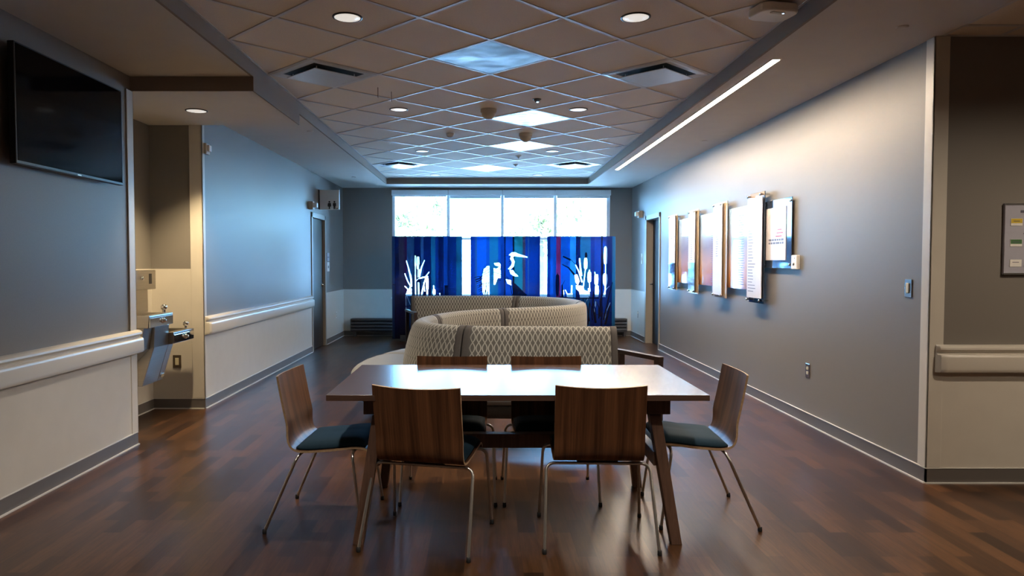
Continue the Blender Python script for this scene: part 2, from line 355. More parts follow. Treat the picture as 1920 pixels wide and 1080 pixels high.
# fascias round the raised field
fa = MB().box(RX0-0.012, RX0+0.006, RY0, RY1, ZS-0.001, ZT).box(RX1-0.006, RX1+0.012, RY0, RY1, ZS-0.001, ZT).box(RX0, RX1, RY1-0.006, RY1+0.012, ZS-0.001, ZT).box(RX0, RX1, RY0-0.012, RY0+0.006, ZS-0.001, ZT)
fa.box(AX+0.3, RX0+0.006, AY0-0.006, AY0+0.003, AZ, ZS)
fa.box(RX0-0.003, RX0+0.0062, AY0, AY1, AZ, ZS)
struct('trim_2', fa, M['fascia'])
# thin corner bead and wall angle of the raised field
tb = MB()
for (a, b_) in ((RX0+0.006, RX0+0.022), (RX1-0.022, RX1-0.006)): tb.box(a, b_, RY0, RY1, ZT-0.004, ZT)
tb.box(RX0, RX1, RY1-0.022, RY1-0.006, ZT-0.004, ZT)
# diagonal t-bars, clipped to the field
GX, GY, HD = 0.047, 4.80, 0.4345
def clip(px_, py_, dx, dy):
    t0, t1 = -99, 99
    for p, d, lo, hi in ((px_, dx, RX0+0.01, RX1-0.01), (py_, dy, RY0+0.01, RY1-0.01)):
        a, b_ = (lo-p)/d, (hi-p)/d
        if a > b_: a, b_ = b_, a
        t0, t1 = max(t0, a), min(t1, b_)
    return (t0, t1) if t1-t0 > 0.02 else None
for sgn in (1, -1):
    for k in range(-40, 41):
        px_, py_ = GX, GY + 2*HD*k
        d = (math.sqrt(.5), sgn*math.sqrt(.5)); c = clip(px_, py_, *d)
        if not c: continue
        n_ = (-d[1]*0.012, d[0]*0.012)
        a = (px_+d[0]*c[0], py_+d[1]*c[0]); e = (px_+d[0]*c[1], py_+d[1]*c[1]); z0 = ZT-0.005 - (0.0004 if sgn > 0 else 0)
        q = [(a[0]+n_[0], a[1]+n_[1]), (e[0]+n_[0], e[1]+n_[1]), (e[0]-n_[0], e[1]-n_[1]), (a[0]-n_[0], a[1]-n_[1])]
        tb.prism(q, z0, ZT, 'xy')
struct('trim_3', tb, M['tbar'])
def tilepos(k, m): return (GX+k*HD, GY+m*HD)

# ------------------------------------------------------------------ lower wall panels, guards, rails, bases
WS = 0.865; E = 0.006
wp = MB().box(XL, XL+E, YN, AY0, 0.095, 0.80).box(XL, XL+E, AY1, 10.83, 0.095, 0.80).box(XL, XL+E, 11.82, YB, 0.095, WS)
wp.box(AX, XL, AY1-E, AY1, 0.095, 1.31).box(AX, AX+E, AY0, AY1, 0.095, 1.31).box(AX, XL, AY0, AY0+E, 0.095, 1.31)
struct('trim_4', wp, M['cream'])
wp = MB().box(XL, WX0-0.0, YB-E, YB, 0.095, WS).box(WX0, WX1, YB-E, YB, 0.095, WZ0-0.02).box(WX1, XR, YB-E, YB, 0.095, WS).box(XR-E, XR, 12.14, YB, 0.095, WS)
struct('trim_5', wp, M['cream'])
struct('trim_6', B(XR, 6.5, CY-E, CY, 0.095, 0.80), M['cream'])
# corner guards
G = 0.010
struct('trim_7', MB().box(XL, XL+G, AY0-0.085, AY0+G, 0.10, ZS-0.0 if False else AZ).box(AX+0.3, XL+G, AY0, AY0+G, 0.10, AZ), M['cream'], bevel=0.003)
struct('trim_8', MB().box(XL-0.11, XL+G, AY1-G-0.004, AY1, 0.10, AZ).box(XL, XL+G, AY1-G-0.004, AY1+0.05, 0.10, ZS), M['cream'], bevel=0.003)
struct('trim_9', MB().box(XR-G, XR, CY-G, CY+0.075, 0.10, ZS).box(XR-G, XR+0.085, CY-G, CY, 0.10, ZS), M['cream'], bevel=0.003)
def base(segs, nm):
    mb = MB(); bd = MB()
    for (x0, y0, x1, y1, nx, ny) in segs:      # n points into the room
        t1, t2 = 0.010, 0.022
        def q(t, z0, z1, b_):
            xs = sorted((x0, x1)); ys = sorted((y0, y1))
            if nx: xs = sorted((x0, x0+nx*t))
            if ny: ys = sorted((y0, y0+ny*t))
            b_.box(xs[0], xs[1], ys[0], ys[1], z0, z1)
        q(t1, 0, 0.095, mb); q(t2, 0.0, 0.008, bd); q(t1+0.003, 0.093, 0.098, bd)
    o = mb.build('baseboard_'+nm, M['base']); o['kind'] = 'structure'
    o2 = bd.build('bead', M['bead'], parent=o)
base([(XL, YN, XL, AY0, 1, 0), (AX, AY0, AX, AY1, 1, 0), (AX, AY1, XL, AY1, 0, -1), (AX, AY0, XL, AY0, 0, 1), (XL, AY1-0.01, XL, 10.83, 1, 0), (XL, 11.82, XL, YB, 1, 0)], 'left')
base([(XR, CY-0.01, XR, 11.14, -1, 0), (XR, 12.14, XR, YB, -1, 0)], 'right')
base([(XR-0.01, CY, 6.5, CY, 0, -1)], 'corridor')
base([(XL, YB, XR, YB, 0, -1)], 'back')

def rail_profile():
    """(offset from wall, z) of the handrail: small lip over a deep bumper"""
    return [(0, 0.865), (0.020, 0.865), (0.040, 0.860), (0.052, 0.850), (0.054, 0.838), (0.046, 0.828), (0.034, 0.822), (0.034, 0.812),
            (0.050, 0.809), (0.060, 0.805), (0.065, 0.797), (0.066, 0.788), (0.066, 0.722), (0.064, 0.710), (0.058, 0.700), (0.048, 0.695), (0.020, 0.694), (0, 0.694)]
def rail(name, label, p0, p1, nrm, ret0, ret1):
    d = (Vector(p1)-Vector(p0)); L_ = d.length; d.normalize(); n_ = Vector(nrm)
    pr = rail_profile(); st = []
    def ring(s_, k): return [Vector((*(Vector(p0)+d*s_), 0)) + Vector((n_.x, n_.y, 0))*(o*k) + Vector((0, 0, z)) for o, z in pr]
    rings = []
    if ret0: rings += [ring(0, 0.02), ring(0.002, 0.5), ring(0.012, 0.8), ring(0.030, 0.96), ring(0.045, 1)]
    else: rings += [ring(0, 1)]
    if ret1: rings += [ring(L_-0.045, 1), ring(L_-0.030, .96), ring(L_-0.012, .8), ring(L_-0.002, .5), ring(L_, .02)]
    else: rings += [ring(L_, 1)]
    n = len(pr); vs = [x for r in rings for x in r]; fs = []
    for i in range(len(rings)-1):
        for k in range(n-1): fs.append((i*n+k, i*n+k+1, (i+1)*n+k+1, (i+1)*n+k))
    fs += [tuple(range(n)), tuple(range((len(rings)-1)*n, len(rings)*n))[::-1]]
    o = MB().add(vs, fs, 0, True).build(name, M['rail'])
    e = o.modifiers.new('es', 'EDGE_SPLIT'); e.split_angle = 0.5
    return tag(o, label, 'handrail')
rail('wall_handrail', 'cream handrail along the dark left wall below the television', (XL, YN), (XL, AY0+0.035), (1, 0), False, True)
rail('wall_handrail', 'cream handrail on the left wall between the water fountain alcove and the restroom door', (XL, AY1-0.005), (XL, 10.80), (1, 0), True, True)
rail('wall_handrail', 'cream handrail under the label board at the far right of the photo', (XR+0.035, CY), (6.5, CY), (0, -1), True, False)

# ------------------------------------------------------------------ window
wf = MB(); fy0, fy1 = YB+0.02, YB+0.09
wf.box(WX0, WX0+0.05, fy0, fy1, WZ0, WZ1).box(WX1-0.06, WX1, fy0, fy1, WZ0, WZ1).box(WX0, WX1, fy0, fy1, WZ0, WZ0+0.05).box(WX0, WX1, fy0, fy1, WZ1-0.05, WZ1)
MX = (-0.658, 0.344, 1.326)
for x in MX: wf.box(x-0.026, x+0.026, fy0-0.03, fy1, WZ0+.05, WZ1-.05)
for i, (a, b_) in enumerate(zip((WX0+.05,)+tuple(x+.026 for x in MX), tuple(x-.026 for x in MX)+(WX1-.06,))):
    wf.box(a, b_, fy0, fy1, 1.785, 1.825)
w1 = struct('window_1', wf, M['winframe'], bevel=0.003)
for a, b_ in zip((WX0+.04,)+MX, MX+(WX1-.05,)):
    for z0, z1 in ((WZ0+.04, 1.80), (1.81, WZ1-.04)):
        p = B(a, b_, YB+0.05, YB+0.056, z0, z1).build('window_pane', M['glass'], w1)
B(WX0-0.02, WX1+0.02, YB-0.05, YB+0.02, WZ0-0.03, WZ0).build('window_sill', M['winframe'], w1, bevel=0.004)
XS = (WX0-0.005, -0.658, 0.344, 1.326, WX1+0.005)
nm = ('leftmost of the four', 'second from the left of the four', 'third from the left of the four', 'rightmost of the four')
for i in range(4):
    t = thing('roller_blind', f'rolled-up pale blind cassette at the window head, {nm[i]}', 'blind', (0, 0, 0), 0, 'roller blinds over the window')
    B(XS[i]+0.003, XS[i+1]-0.003, YB-0.075, YB, 2.60, 2.70).build('cassette', M['blind'], t, bevel=0.008)
    drop = (0.0, 0.035, 0.028, 0.03)[i]
    B(XS[i]+0.03, XS[i+1]-0.03, YB-0.030, YB-0.027, 2.59-drop, 2.602).build('blind_cloth', M['blind'], t)
    MB().tube([(XS[i]+0.03, YB-0.0285, 2.588-drop), (XS[i+1]-0.03, YB-0.0285, 2.588-drop)], 0.007, 8).build('hem_bar', M['winframe'], t)

# convector under the window
t = thing('convector_heater', 'low dark louvred convector heater along the foot of the window wall', 'heater', (0.1, 13.15, 0))
mb = MB().box(-2.45, 2.64, 13.10, 13.285, 0.085, 0.10).box(-2.45, 2.64, 13.27, 13.285, 0.10, 0.33).box(-2.45, -2.43, 13.10, 13.285, 0.10, 0.33).box(2.62, 2.64, 13.10, 13.285, 0.10, 0.33)
for o in (mb,):
    ob = o.build('casing', M['convector'], t, bevel=0.002); ob.matrix_parent_inverse = Matrix.Translation((-0.1, -13.15, 0))
for z in (0.135, 0.195, 0.255, 0.315):
    ob = B(-2.44, 2.63, 13.08, 13.26, z-0.022, z+0.018).build('louvre', M['convector'], t, bevel=0.006); ob.matrix_parent_inverse = Matrix.Translation((-0.1, -13.15, 0))
for x in (-2.4, -0.8, 0.9, 2.58):
    ob = B(x, x+0.04, 13.12, 13.26, 0, 0.086).build('foot', M['convector'], t); ob.matrix_parent_inverse = Matrix.Translation((-0.1, -13.15, 0))

# ------------------------------------------------------------------ coloured glass screens
SK = 12.40/1340.0
def sx(c): return ((c/3.376+700)-907)*SK*0.9993           # drawing units of the artwork -> metres on the panel
def sz(c): return 1.375 - ((c/3.376+340)-491.6)*SK
NAVY = (0.006, 0.05, 0.30); BLUE = (0.01, 0.13, 0.62); MID = (0.01, 0.09, 0.45); TEAL = (0.02, 0.20, 0.36); SLATE = (0.05, 0.13, 0.30)
DKN = (0.004, 0.02, 0.14); SKYB = (0.05, 0.38, 0.85); RED = (0.40, 0.03, 0.14); BRN = (0.10, 0.06, 0.12); CYAN = (0.10, 0.50, 0.75); BLK = (0.0, 0.006, 0.04)
GRN = (0.02, 0.24, 0.30)
STR = [
 [(118, SLATE), (135, DKN), (160, BRN), (198, (0.10, 0.01, 0.10)), (212, SLATE), (258, DKN), (300, SLATE), (318, DKN), (365, TEAL), (392, NAVY), (412, DKN), (445, MID), (470, NAVY), (525, TEAL), (562, None)],
 [(616, NAVY), (645, SLATE), (655, BLUE), (715, MID), (735, TEAL), (790, MID), (826, DKN), (838, MID), (882, BLK), (892, GRN), (945, BRN), (962, NAVY), (978, SLATE), (985, NAVY), (1055, None)],
 [(1100, NAVY), (1120, BLUE), (1158, RED), (1186, BLUE), (1245, SKYB), (1282, DKN), (1310, TEAL), (1375, NAVY), (1400, MID), (1440, DKN), (1452, MID), (1480, NAVY), (1512, CYAN), (1532, None)]]
def blade(pts, w0, w1=None, wm=None, K=0.72):
    """tapering leaf or stalk polygon round a polyline"""
    n = len(pts); L_ = []; R_ = []
    for i, (x, y) in enumerate(pts):
        a = pts[max(i-1, 0)]; b_ = pts[min(i+1, n-1)]; dx, dy = b_[0]-a[0], b_[1]-a[1]; l = math.hypot(dx, dy) or 1
        u = i/(n-1); ww = (w0+(w1-w0)*u) if w1 is not None else w0
        if wm: ww = w0+(wm-w0)*math.sin(PI*u)
        ww *= K
        L_.append((x-dy/l*ww/2, y+dx/l*ww/2)); R_.append((x+dy/l*ww/2, y-dx/l*ww/2))
    return L_+R_[::-1]
STR[0] = [(a, tuple(x*0.55 for x in c) if c else c) for a, c in STR[0]]  # left screen's colours darkened to stand for the dimmer view behind it
CL = [[], [], []]; DK = [[], [], []]
CL[0] += [blade([(209, 505), (225, 560), (240, 630), (241, 670)], 5, 14), blade([(199, 585), (215, 630), (238, 672)], 6, 8), blade([(265, 472), (266, 600), (267, 728)], 11, 12),
  blade([(282, 482), (285, 560), (284, 610)], 14, 14), blade([(285, 640), (286, 728)], 16, 14), blade([(324, 502), (305, 545), (290, 608)], 3, 13), blade([(353, 576), (335, 600), (318, 660), (304, 724)], 3, 13),
  blade([(262, 640), (285, 618), (315, 610), (346, 606)], 5, 12), blade([(341, 612), (341, 728)], 13, 13), blade([(381, 660), (384, 728)], 6, 14), blade([(198, 665), (243, 712)], 6, 10), blade([(243, 655), (205, 722)], 10, 7),
  [(215, 690), (242, 680), (243, 728), (203, 728)], blade([(205, 728), (207, 850)], 5, 3), blade([(318, 640), (325, 700)], 4, 8), blade([(420, 710), (422, 728)], 5, 8), blade([(212, 728), (240, 800)], 4, 3)]
DK[0] += [blade([(152, 458), (152, 600)], 18, 18), blade([(152, 600), (140, 860)], 6, 6), blade([(138, 560), (137, 900)], 10, 10), blade([(180, 640), (165, 800), (160, 960)], 4, 14), blade([(120, 655), (200, 660)], 6, 4),
  blade([(165, 800), (240, 790)], 8, 10), blade([(195, 700), (190, 880)], 8, 12), blade([(255, 730), (262, 900)], 12, 16), blade([(460, 660), (462, 728)], 26, 40), blade([(428, 700), (430, 800)], 5, 6)]
# heron
CL[1] += [[(690, 600), (700, 556), (722, 538), (735, 540), (735, 611), (690, 612)], [(688, 622), (735, 625), (735, 728), (692, 728)], [(764, 520), (795, 517), (805, 528), (804, 555), (780, 556), (800, 542), (770, 533)],
  [(762, 552), (806, 563), (806, 612), (785, 620), (772, 655), (763, 655)], [(840, 622), (872, 628), (873, 660), (848, 648)],
  [(858, 468), (878, 452), (898, 452), (914, 460), (976, 480), (974, 484), (912, 478), (890, 474), (884, 486), (895, 512), (888, 540), (868, 560), (853, 556), (872, 536), (878, 516), (866, 492), (872, 474)],
  [(862, 566), (884, 565), (918, 605), (895, 603), (870, 588)]]
DK[1] += [blade([(690, 585), (735, 555)], 4, 4), blade([(690, 600), (735, 575)], 3, 4), blade([(690, 650), (735, 645)], 4, 4), blade([(700, 640), (694, 728)], 3, 3), blade([(715, 640), (708, 728)], 3, 4), blade([(728, 640), (722, 728)], 3, 3),
  blade([(762, 575), (806, 590)], 4, 3), blade([(648, 628), (668, 620), (690, 600)], 5, 8), blade([(652, 640), (690, 618)], 5, 10), blade([(670, 665), (692, 650)], 6, 10), [(880, 640), (905, 655), (935, 690), (975, 722), (960, 728), (885, 728), (890, 680)],
  blade([(868, 500), (890, 520)], 3, 3), blade([(880, 470), (914, 470)], 3, 2), blade([(868, 575), (905, 600)], 3, 3), blade([(820, 605), (850, 625)], 4, 4), blade([(826, 475), (866, 470)], 3, 3), blade([(850, 640), (872, 655)], 3, 3)]
CL[2] += [blade([(1305, 490), (1312, 560), (1318, 600)], 10, 14), blade([(1280, 530), (1300, 570), (1322, 640)], 5, 12), blade([(1344, 486), (1344, 555)], 15, 13), blade([(1343, 555), (1328, 690)], 6, 8), blade([(1368, 562), (1366, 640)], 8, 18), blade([(1368, 640), (1372, 700)], 6, 8),
  [(1274, 595), (1290, 590), (1303, 640), (1296, 660), (1280, 640)], blade([(1402, 575), (1412, 625), (1412, 660)], 5, 16), blade([(1415, 655), (1416, 735)], 16, 20), [(1283, 660), (1330, 665), (1335, 690), (1360, 700), (1364, 738), (1310, 740), (1304, 700), (1285, 682)],
  blade([(1257, 660), (1255, 738)], 9, 9), blade([(1215, 688), (1235, 728)], 5, 8), [(1225, 712), (1262, 712), (1264, 736), (1226, 736)], blade([(1470, 415), (1470, 525)], 16, 16), blade([(1470, 525), (1470, 585)], 5, 5), blade([(1468, 585), (1469, 660)], 20, 24), blade([(1470, 660), (1466, 735)], 10, 10),
  blade([(1495, 665), (1470, 690), (1455, 735)], 5, 9), blade([(1362, 680), (1368, 730)], 8, 14), blade([(1335, 800), (1350, 760), (1365, 735)], 3, 6), blade([(1205, 690), (1208, 730)], 4, 5),
  blade([(1480, 800), (1466, 880)], 3, 5), blade([(1410, 760), (1398, 850)], 10, 6), blade([(1500, 770), (1480, 820)], 5, 3)]
DK[2] += [blade([(1166, 590), (1166, 728)], 17, 20), blade([(1166, 575), (1166, 590)], 2, 4), blade([(1196, 655), (1198, 735)], 10, 20), blade([(1215, 625), (1196, 660)], 2, 4), blade([(1200, 477), (1250, 500)], 10, 16), blade([(1250, 498), (1282, 530)], 5, 5), blade([(1196, 528), (1235, 548), (1275, 595)], 4, 18),
  blade([(1346, 453), (1346, 486)], 11, 14), blade([(1450, 455), (1450, 600)], 8, 12), blade([(1450, 600), (1446, 760)], 4, 4), blade([(1515, 640), (1490, 740), (1460, 880)], 4, 14), blade([(1395, 700), (1390, 800), (1410, 900)], 12, 20), blade([(1440, 740), (1435, 860)], 12, 18),
  blade([(1330, 740), (1345, 820), (1345, 900)], 6, 10), blade([(1180, 735), (1300, 742), (1430, 742)], 8, 10), blade([(1370, 770), (1360, 910)], 10, 12), blade([(1500, 790), (1470, 910)], 14, 18), blade([(1400, 850), (1510, 830)], 4, 4)]
def head(x, y0, y1, w_): return blade([(x, y0), (x, y0+4), (x, (y0+y1)/2), (x, y1-4), (x, y1)], w_*.45, wm=w_*1.25, K=1)
CL[0] += [head(282, 478, 560, 14), head(266, 474, 540, 10), head(341, 612, 690, 13), head(384, 684, 722, 15), blade([(222, 560), (236, 600), (240, 640)], 6, 15), blade([(288, 600), (290, 560)], 6, 12)]
CL[2] += [head(1344, 488, 556, 17), head(1368, 575, 640, 19), head(1470, 420, 526, 19), head(1469, 588, 655, 24), head(1412, 590, 655, 20), head(1416, 660, 735, 20), blade([(1290, 600), (1300, 640)], 14, 20)]
DK[2] += [head(1166, 592, 720, 19), head(1346, 452, 486, 13), head(1450, 458, 590, 13)]
DK[0] += [head(152, 462, 600, 20)]
for k in range(7):      # wing and breast feather strokes
    DK[1].append(blade([(690, 560+k*9), (712, 548+k*9), (736, 546+k*9)], 3.5, 4.5, K=1))
    if k < 6: DK[1].append(blade([(698+k*7, 628), (696+k*6, 680), (692+k*7, 728)], 3, 4.5, K=1))
for k in range(6):
    DK[1].append(blade([(762, 566+k*11), (785, 574+k*11), (806, 568+k*12)], 3.4, 4.6, K=1))
    DK[1].append(blade([(858, 486+k*13), (876, 480+k*13), (896, 490+k*13)], 2.6, 3.6, K=1))
for k in range(4): DK[1].append(blade([(868+k*7, 566), (884+k*8, 586), (896+k*8, 606)], 2.8, 3.8, K=1))
for k in range(9): DK[1].append(blade([(842+k*9, 600+k*8), (866+k*10, 650+k*6), (880+k*11, 728)], 2, 4, K=1)); DK[1].append(blade([(640+k*4, 612+k*13), (664+k*2, 604+k*13), (690, 610+k*12)], 2, 4, K=1))
for k in range(7): DK[2].append(blade([(1300+k*22, 742+k*3), (1308+k*24, 800), (1330+k*20, 900-k*6)], 3, 8, K=1)); DK[0].append(blade([(140+k*9, 700+k*8), (170+k*4, 780), (160+k*10, 930)], 3, 7, K=1))
CL[1].append([(690, 612), (735, 612), (735, 624), (690, 622)])
SB = [(118, 562), (616, 1055), (1100, 1532)]
SZ0, SZ1 = 0.035, 1.818
names = ('left', 'middle', 'right')
slab = ('blue striped glass screen with bright reed shapes, left of the three by the window',
        'blue striped glass screen with a wading heron, middle of the three by the window',
        'blue striped glass screen with a red stripe, right of the three by the window')
for i in range(3):
    x0, x1 = sx(SB[i][0]), sx(SB[i][1]); cx = (x0+x1)/2; yy = 12.40
    t = thing('glass_screen', slab[i], 'room divider', (cx, yy, 0), 0, 'coloured glass screens before the window')
    B(x0-cx, x1-cx, 0.0, 0.010, SZ0, SZ1).build('glass_pane', M['artglass'], t)
    clear = [[(sx(a)-cx, sz(b_)) for a, b_ in p] for p in CL[i]]; dark = [[(sx(a)-cx, sz(b_)) for a, b_ in p] for p in DK[i]]
    st = [(sx(a)-cx, c) for a, c in STR[i]]
    def crosses(p, z):
        xs = []
        for (xa, za), (xb, zb) in zip(p, p[1:]+p[:1]):
            if (za > z) != (zb > z): xs.append(xa+(z-za)/(zb-za)*(xb-xa))
        return sorted(xs)
    rows = 300; dz = (SZ1-SZ0)/rows; V = []; F = []; C = []
    for r in range(rows):
        z = SZ0+(r+0.5)*dz
        cl = [crosses(p, z) for p in clear]; dk = [crosses(p, z) for p in dark]
        ends = sorted(set([x0-cx, x1-cx]+[a for a, c in st if x0-cx < a < x1-cx]+[x for l in cl+dk for x in l if x0-cx < x < x1-cx]))
        for a, b_ in zip(ends, ends[1:]):
            m_ = (a+b_)/2
            ins = lambda L_: any(l[k] < m_ < l[k+1] for l in L_ for k in range(0, len(l)-1, 2))
            col = None
            if ins(dk): col = BLK
            elif not ins(cl): col = [c for s_, c in st if s_ <= m_+1e-6][-1] or NAVY
            if col is None: continue
            o = len(V); V += [(a, -0.0008, z-dz/2), (b_, -0.0008, z-dz/2), (b_, -0.0008, z+dz/2), (a, -0.0008, z+dz/2)]; F.append((o, o+1, o+2, o+3)); C.append(col)
    me = bpy.data.meshes.new('art_film'); me.from_pydata(V, [], F); me.materials.append(M['film'])
    ca = me.color_attributes.new('film', 'FLOAT_COLOR', 'CORNER')
    for p in me.polygons:
        for li in p.loop_indices: ca.data[li].color = (*C[p.index], 1)
    o = bpy.data.objects.new('art_film', me); COL.objects.link(o); o.parent = t
    for s_ in (-1, 1):
        B(s_*0.42-0.05, s_*0.42+0.05, -0.09, 0.10, 0.0, 0.012).box(s_*0.42-0.05, s_*0.42+0.05, -0.012, 0.0, 0.012, 0.10).box(s_*0.42-0.05, s_*0.42+0.05, 0.010, 0.022, 0.012, 0.10).build('foot_clamp', M['darkgrey'], t, bevel=0.002)

# ------------------------------------------------------------------ doors
d1 = struct('door_1', B(XL-0.075, XL-0.03, 10.91, 11.74, 0.008, 2.05), M['door'], bevel=0.002)
fr = MB().box(XL-T, XL+0.014, 10.84, 10.905, 0, 2.13).box(XL-T, XL+0.014, 11.745, 11.81, 0, 2.13).box(XL-T, XL+0.014, 10.84, 11.81, 2.055, 2.13)
fr.build('door_frame', M['jamb'], d1, bevel=0.003)
for z in (0.25, 1.05, 1.85): MB().tube([(XL-0.024, 10.905, z-0.055), (XL-0.024, 10.905, z+0.055)], 0.009, 8).box(XL-0.032, XL-0.022, 10.905, 10.94, z-0.055, z+0.055).build('hinge', M['steel'], d1)
MB().lathe([(0.028, 0), (0.028, 0.01), (0.010, 0.012), (0.010, 0.055)], (XL-0.03, 11.67, 1.0), 16, axis='x').tube([(XL+0.02, 11.67, 1.0), (XL+0.022, 11.60, 1.0), (XL+0.018, 11.56, 1.0)], 0.009, 8).build('door_handle', M['polish'], d1)
d2 = struct('door_2', B(XR+0.10, XR+0.145, 11.22, 12.06, 0.008, 2.07), M['opening_shade'], bevel=0.002)  # leaf coloured black to stand for the unlit room in the doorway
fr = MB().box(XR-0.014, XR+0.10, 12.06, 12.14, 0, 2.15).box(XR-0.014, XR+T+.04, 11.14, 11.20, 0, 2.15).box(XR-0.014, XR+T+.04, 11.14, 12.14, 2.075, 2.15).box(XR+0.08, XR+0.10, 12.04, 12.06, 0, 2.075)
fr.build('door_frame', M['jamb'], d2, bevel=0.003)
MB().lathe([(0.028, 0), (0.028, -0.01), (0.010, -0.012), (0.010, -0.055)], (XR+0.10, 12.0, 1.0), 16, axis='x').tube([(XR+0.05, 12.0, 1.0), (XR+0.05, 11.90, 1.0)], 0.009, 8).build('door_handle', M['black'], d2)

# ------------------------------------------------------------------ ceiling fittings
def downlight(label, x, y, z, power, warm=(1.0, 0.90, 0.79), size=0.078, cone=100):
    t = thing('downlight', label, 'ceiling light', (x, y, z), 0, 'recessed round downlights')
    MB().lathe([(size+0.012, 0), (size+0.012, -0.004), (size+0.002, -0.007), (size, -0.004), (size, 0.0)], n=32, capend=False).build('trim_ring', M['darkgrey'], t)
    MB().lathe([(0.001, -0.003), (size*.5, -0.0034), (size, -0.005), (size, -0.0005)], n=32, capend=False).build('reflector', M['lens'], t)
    l = bpy.data.lights.new('downlight_lamp', 'SPOT'); l.energy = power; l.color = warm; l.spot_size = math.radians(cone); l.spot_blend = 0.55; l.shadow_soft_size = 0.05
    lo = bpy.data.objects.new('lamp', l); COL.objects.link(lo); lo.parent = t; lo.location = (0, 0, -0.02)
    return t
rowsn = ('nearest row', 'second row', 'third row', 'farthest row')
for i, mm in enumerate((-1, 5, 11, 17)):
    for s_, sn in ((-2, 'left'), (2, 'right')):
        x, y = tilepos(s_, mm); downlight(f'round recessed downlight in the tiled ceiling, {rowsn[i]}, {sn} one of the pair', x, y, ZT, DOWN_W*(1, .7, .12, .04)[i])
for mm in (-7,):  # unseen pair continuing the row spacing, added for ambient light at the near end
    for s_, sn in ((-2, 'left'), (2, 'right')):
        x, y = tilepos(s_, mm); downlight(f'unseen added downlight in the tiled ceiling above the viewer, {sn} side', x, y, ZT, DOWN_W)
downlight('round recessed downlight in the low ceiling over the drinking fountain alcove', -2.40, 6.02, AZ, ALC_W, (1.0, 0.77, 0.46))
downlight('unseen downlight added to brighten the side corridor wall at the right', 3.75, 2.7, ZS+0.004, 150, (1.0, .82, .62), cone=160)  # added lamp out of view, fills the corridor wall with light
downlight('second unseen downlight added deeper in the side corridor to brighten its wall', 4.97, 1.2, ZS+0.004, 150, (1.0, .82, .62), cone=160)  # second added fill lamp, also out of view

def plaque_diffuser(label, x, y):
    t = thing('ceiling_air_diffuser', label, 'air vent', (x, y, ZT), PI/4, 'square plaque air diffusers')
    h = 0.295
    def ring(r0, r1, z0, z1, mi=0):
        mb = MB(); c0 = [(-r0, -r0, z0), (r0, -r0, z0), (r0, r0, z0), (-r0, r0, z0)]; c1 = [(-r1, -r1, z1), (r1, -r1, z1), (r1, r1, z1), (-r1, r1, z1)]
        return mb.add(c0+c1, [(i, (i+1) % 4, 4+(i+1) % 4, 4+i) for i in range(4)], mi)
    r = ring(h, 0.275, -0.008, -0.009); a = ring(0.275, 0.225, -0.009, -0.0015)
    r.add(a.v, a.f, 0); r.build('diffuser_cone', M['plaque_metal'], t, bevel=0)
    B(-0.226, 0.226, -0.226, 0.226, -0.0015, -0.001).build('duct_shade_sheet', M['opening_shade'], t)  # flat black sheet, paints the shade of the duct behind the plaque
    B(-0.205, 0.205, -0.205, 0.205, -0.034, -0.028).build('face_plaque', M['plaque_metal'], t, bevel=0.002)
    for s_ in ((-.17, -.17), (.17, -.17), (.17, .17), (-.17, .17)):
        MB().tube([(s_[0], s_[1], -0.029), (s_[0], s_[1], -0.001)], 0.004, 6).build('hanger', M['plaque_metal'], t)
for lab, k, m in (('square grey air diffuser with dark slot, near end of the tiled ceiling on the left', -3, 2), ('square pale air diffuser with dark slot, near end of the tiled ceiling on the right', 3, 2),
                  ('square air diffuser shining blue by the far end of the tiled ceiling on the left', -3, 14), ('square air diffuser shining white by the far end of the tiled ceiling on the right', 3, 14)):
    plaque_diffuser(lab, *tilepos(k, m))
for lab, k, m in (('shiny metal panel in the ceiling grid nearest the viewer', 0, 1), ('shiny metal panel in the ceiling grid just beyond the domed ceiling speaker', 1, 6),
                  ('shiny metal panel in the ceiling grid behind the second dome', 1, 10), ('shiny metal panel in the ceiling grid farthest from the viewer', 0, 15)):
    x, y = tilepos(k, m); hh = 0.2945
    o = B(-hh, hh, -hh, hh, -0.004, -0.0005).build('metal_ceiling_panel', M['steel_dimmed' if (k, m) == (0, 1) else 'steel_tile']); o.location = (x, y, ZT-0.0002); o.rotation_euler = (0, 0, PI/4)
    tag(o, lab, 'ceiling panel', 'brushed metal ceiling panels')
def dome(label, x, y, r, h, nm='ceiling_dome_speaker', cat='ceiling speaker', z=ZT):
    t = thing(nm, label, cat, (x, y, z))
    MB().lathe([(r, 0), (r, -0.018*h/0.07), (r*0.93, -0.4*h)], n=28).build('mount_ring', M['offwhite'], t)
    MB().lathe([(r*0.90, -0.38*h)]+[(r*0.86*math.cos(a), -0.4*h-0.6*h*math.sin(a)) for a in [PI/2*i/8 for i in range(8)]]+[(0.001, -h)], n=28).build('dome_cover', M['offwhite'], t)
dome('larger domed speaker on the tiled ceiling left of the second metal panel', *tilepos(0, 5), 0.078, 0.10)
dome('domed speaker on the tiled ceiling just before the third metal panel', *tilepos(1, 8), 0.078, 0.10)
dome('small round smoke detector left of the domed speakers on the ceiling', *tilepos(-1, 8), 0.045, 0.05, 'smoke_detector', 'smoke detector')
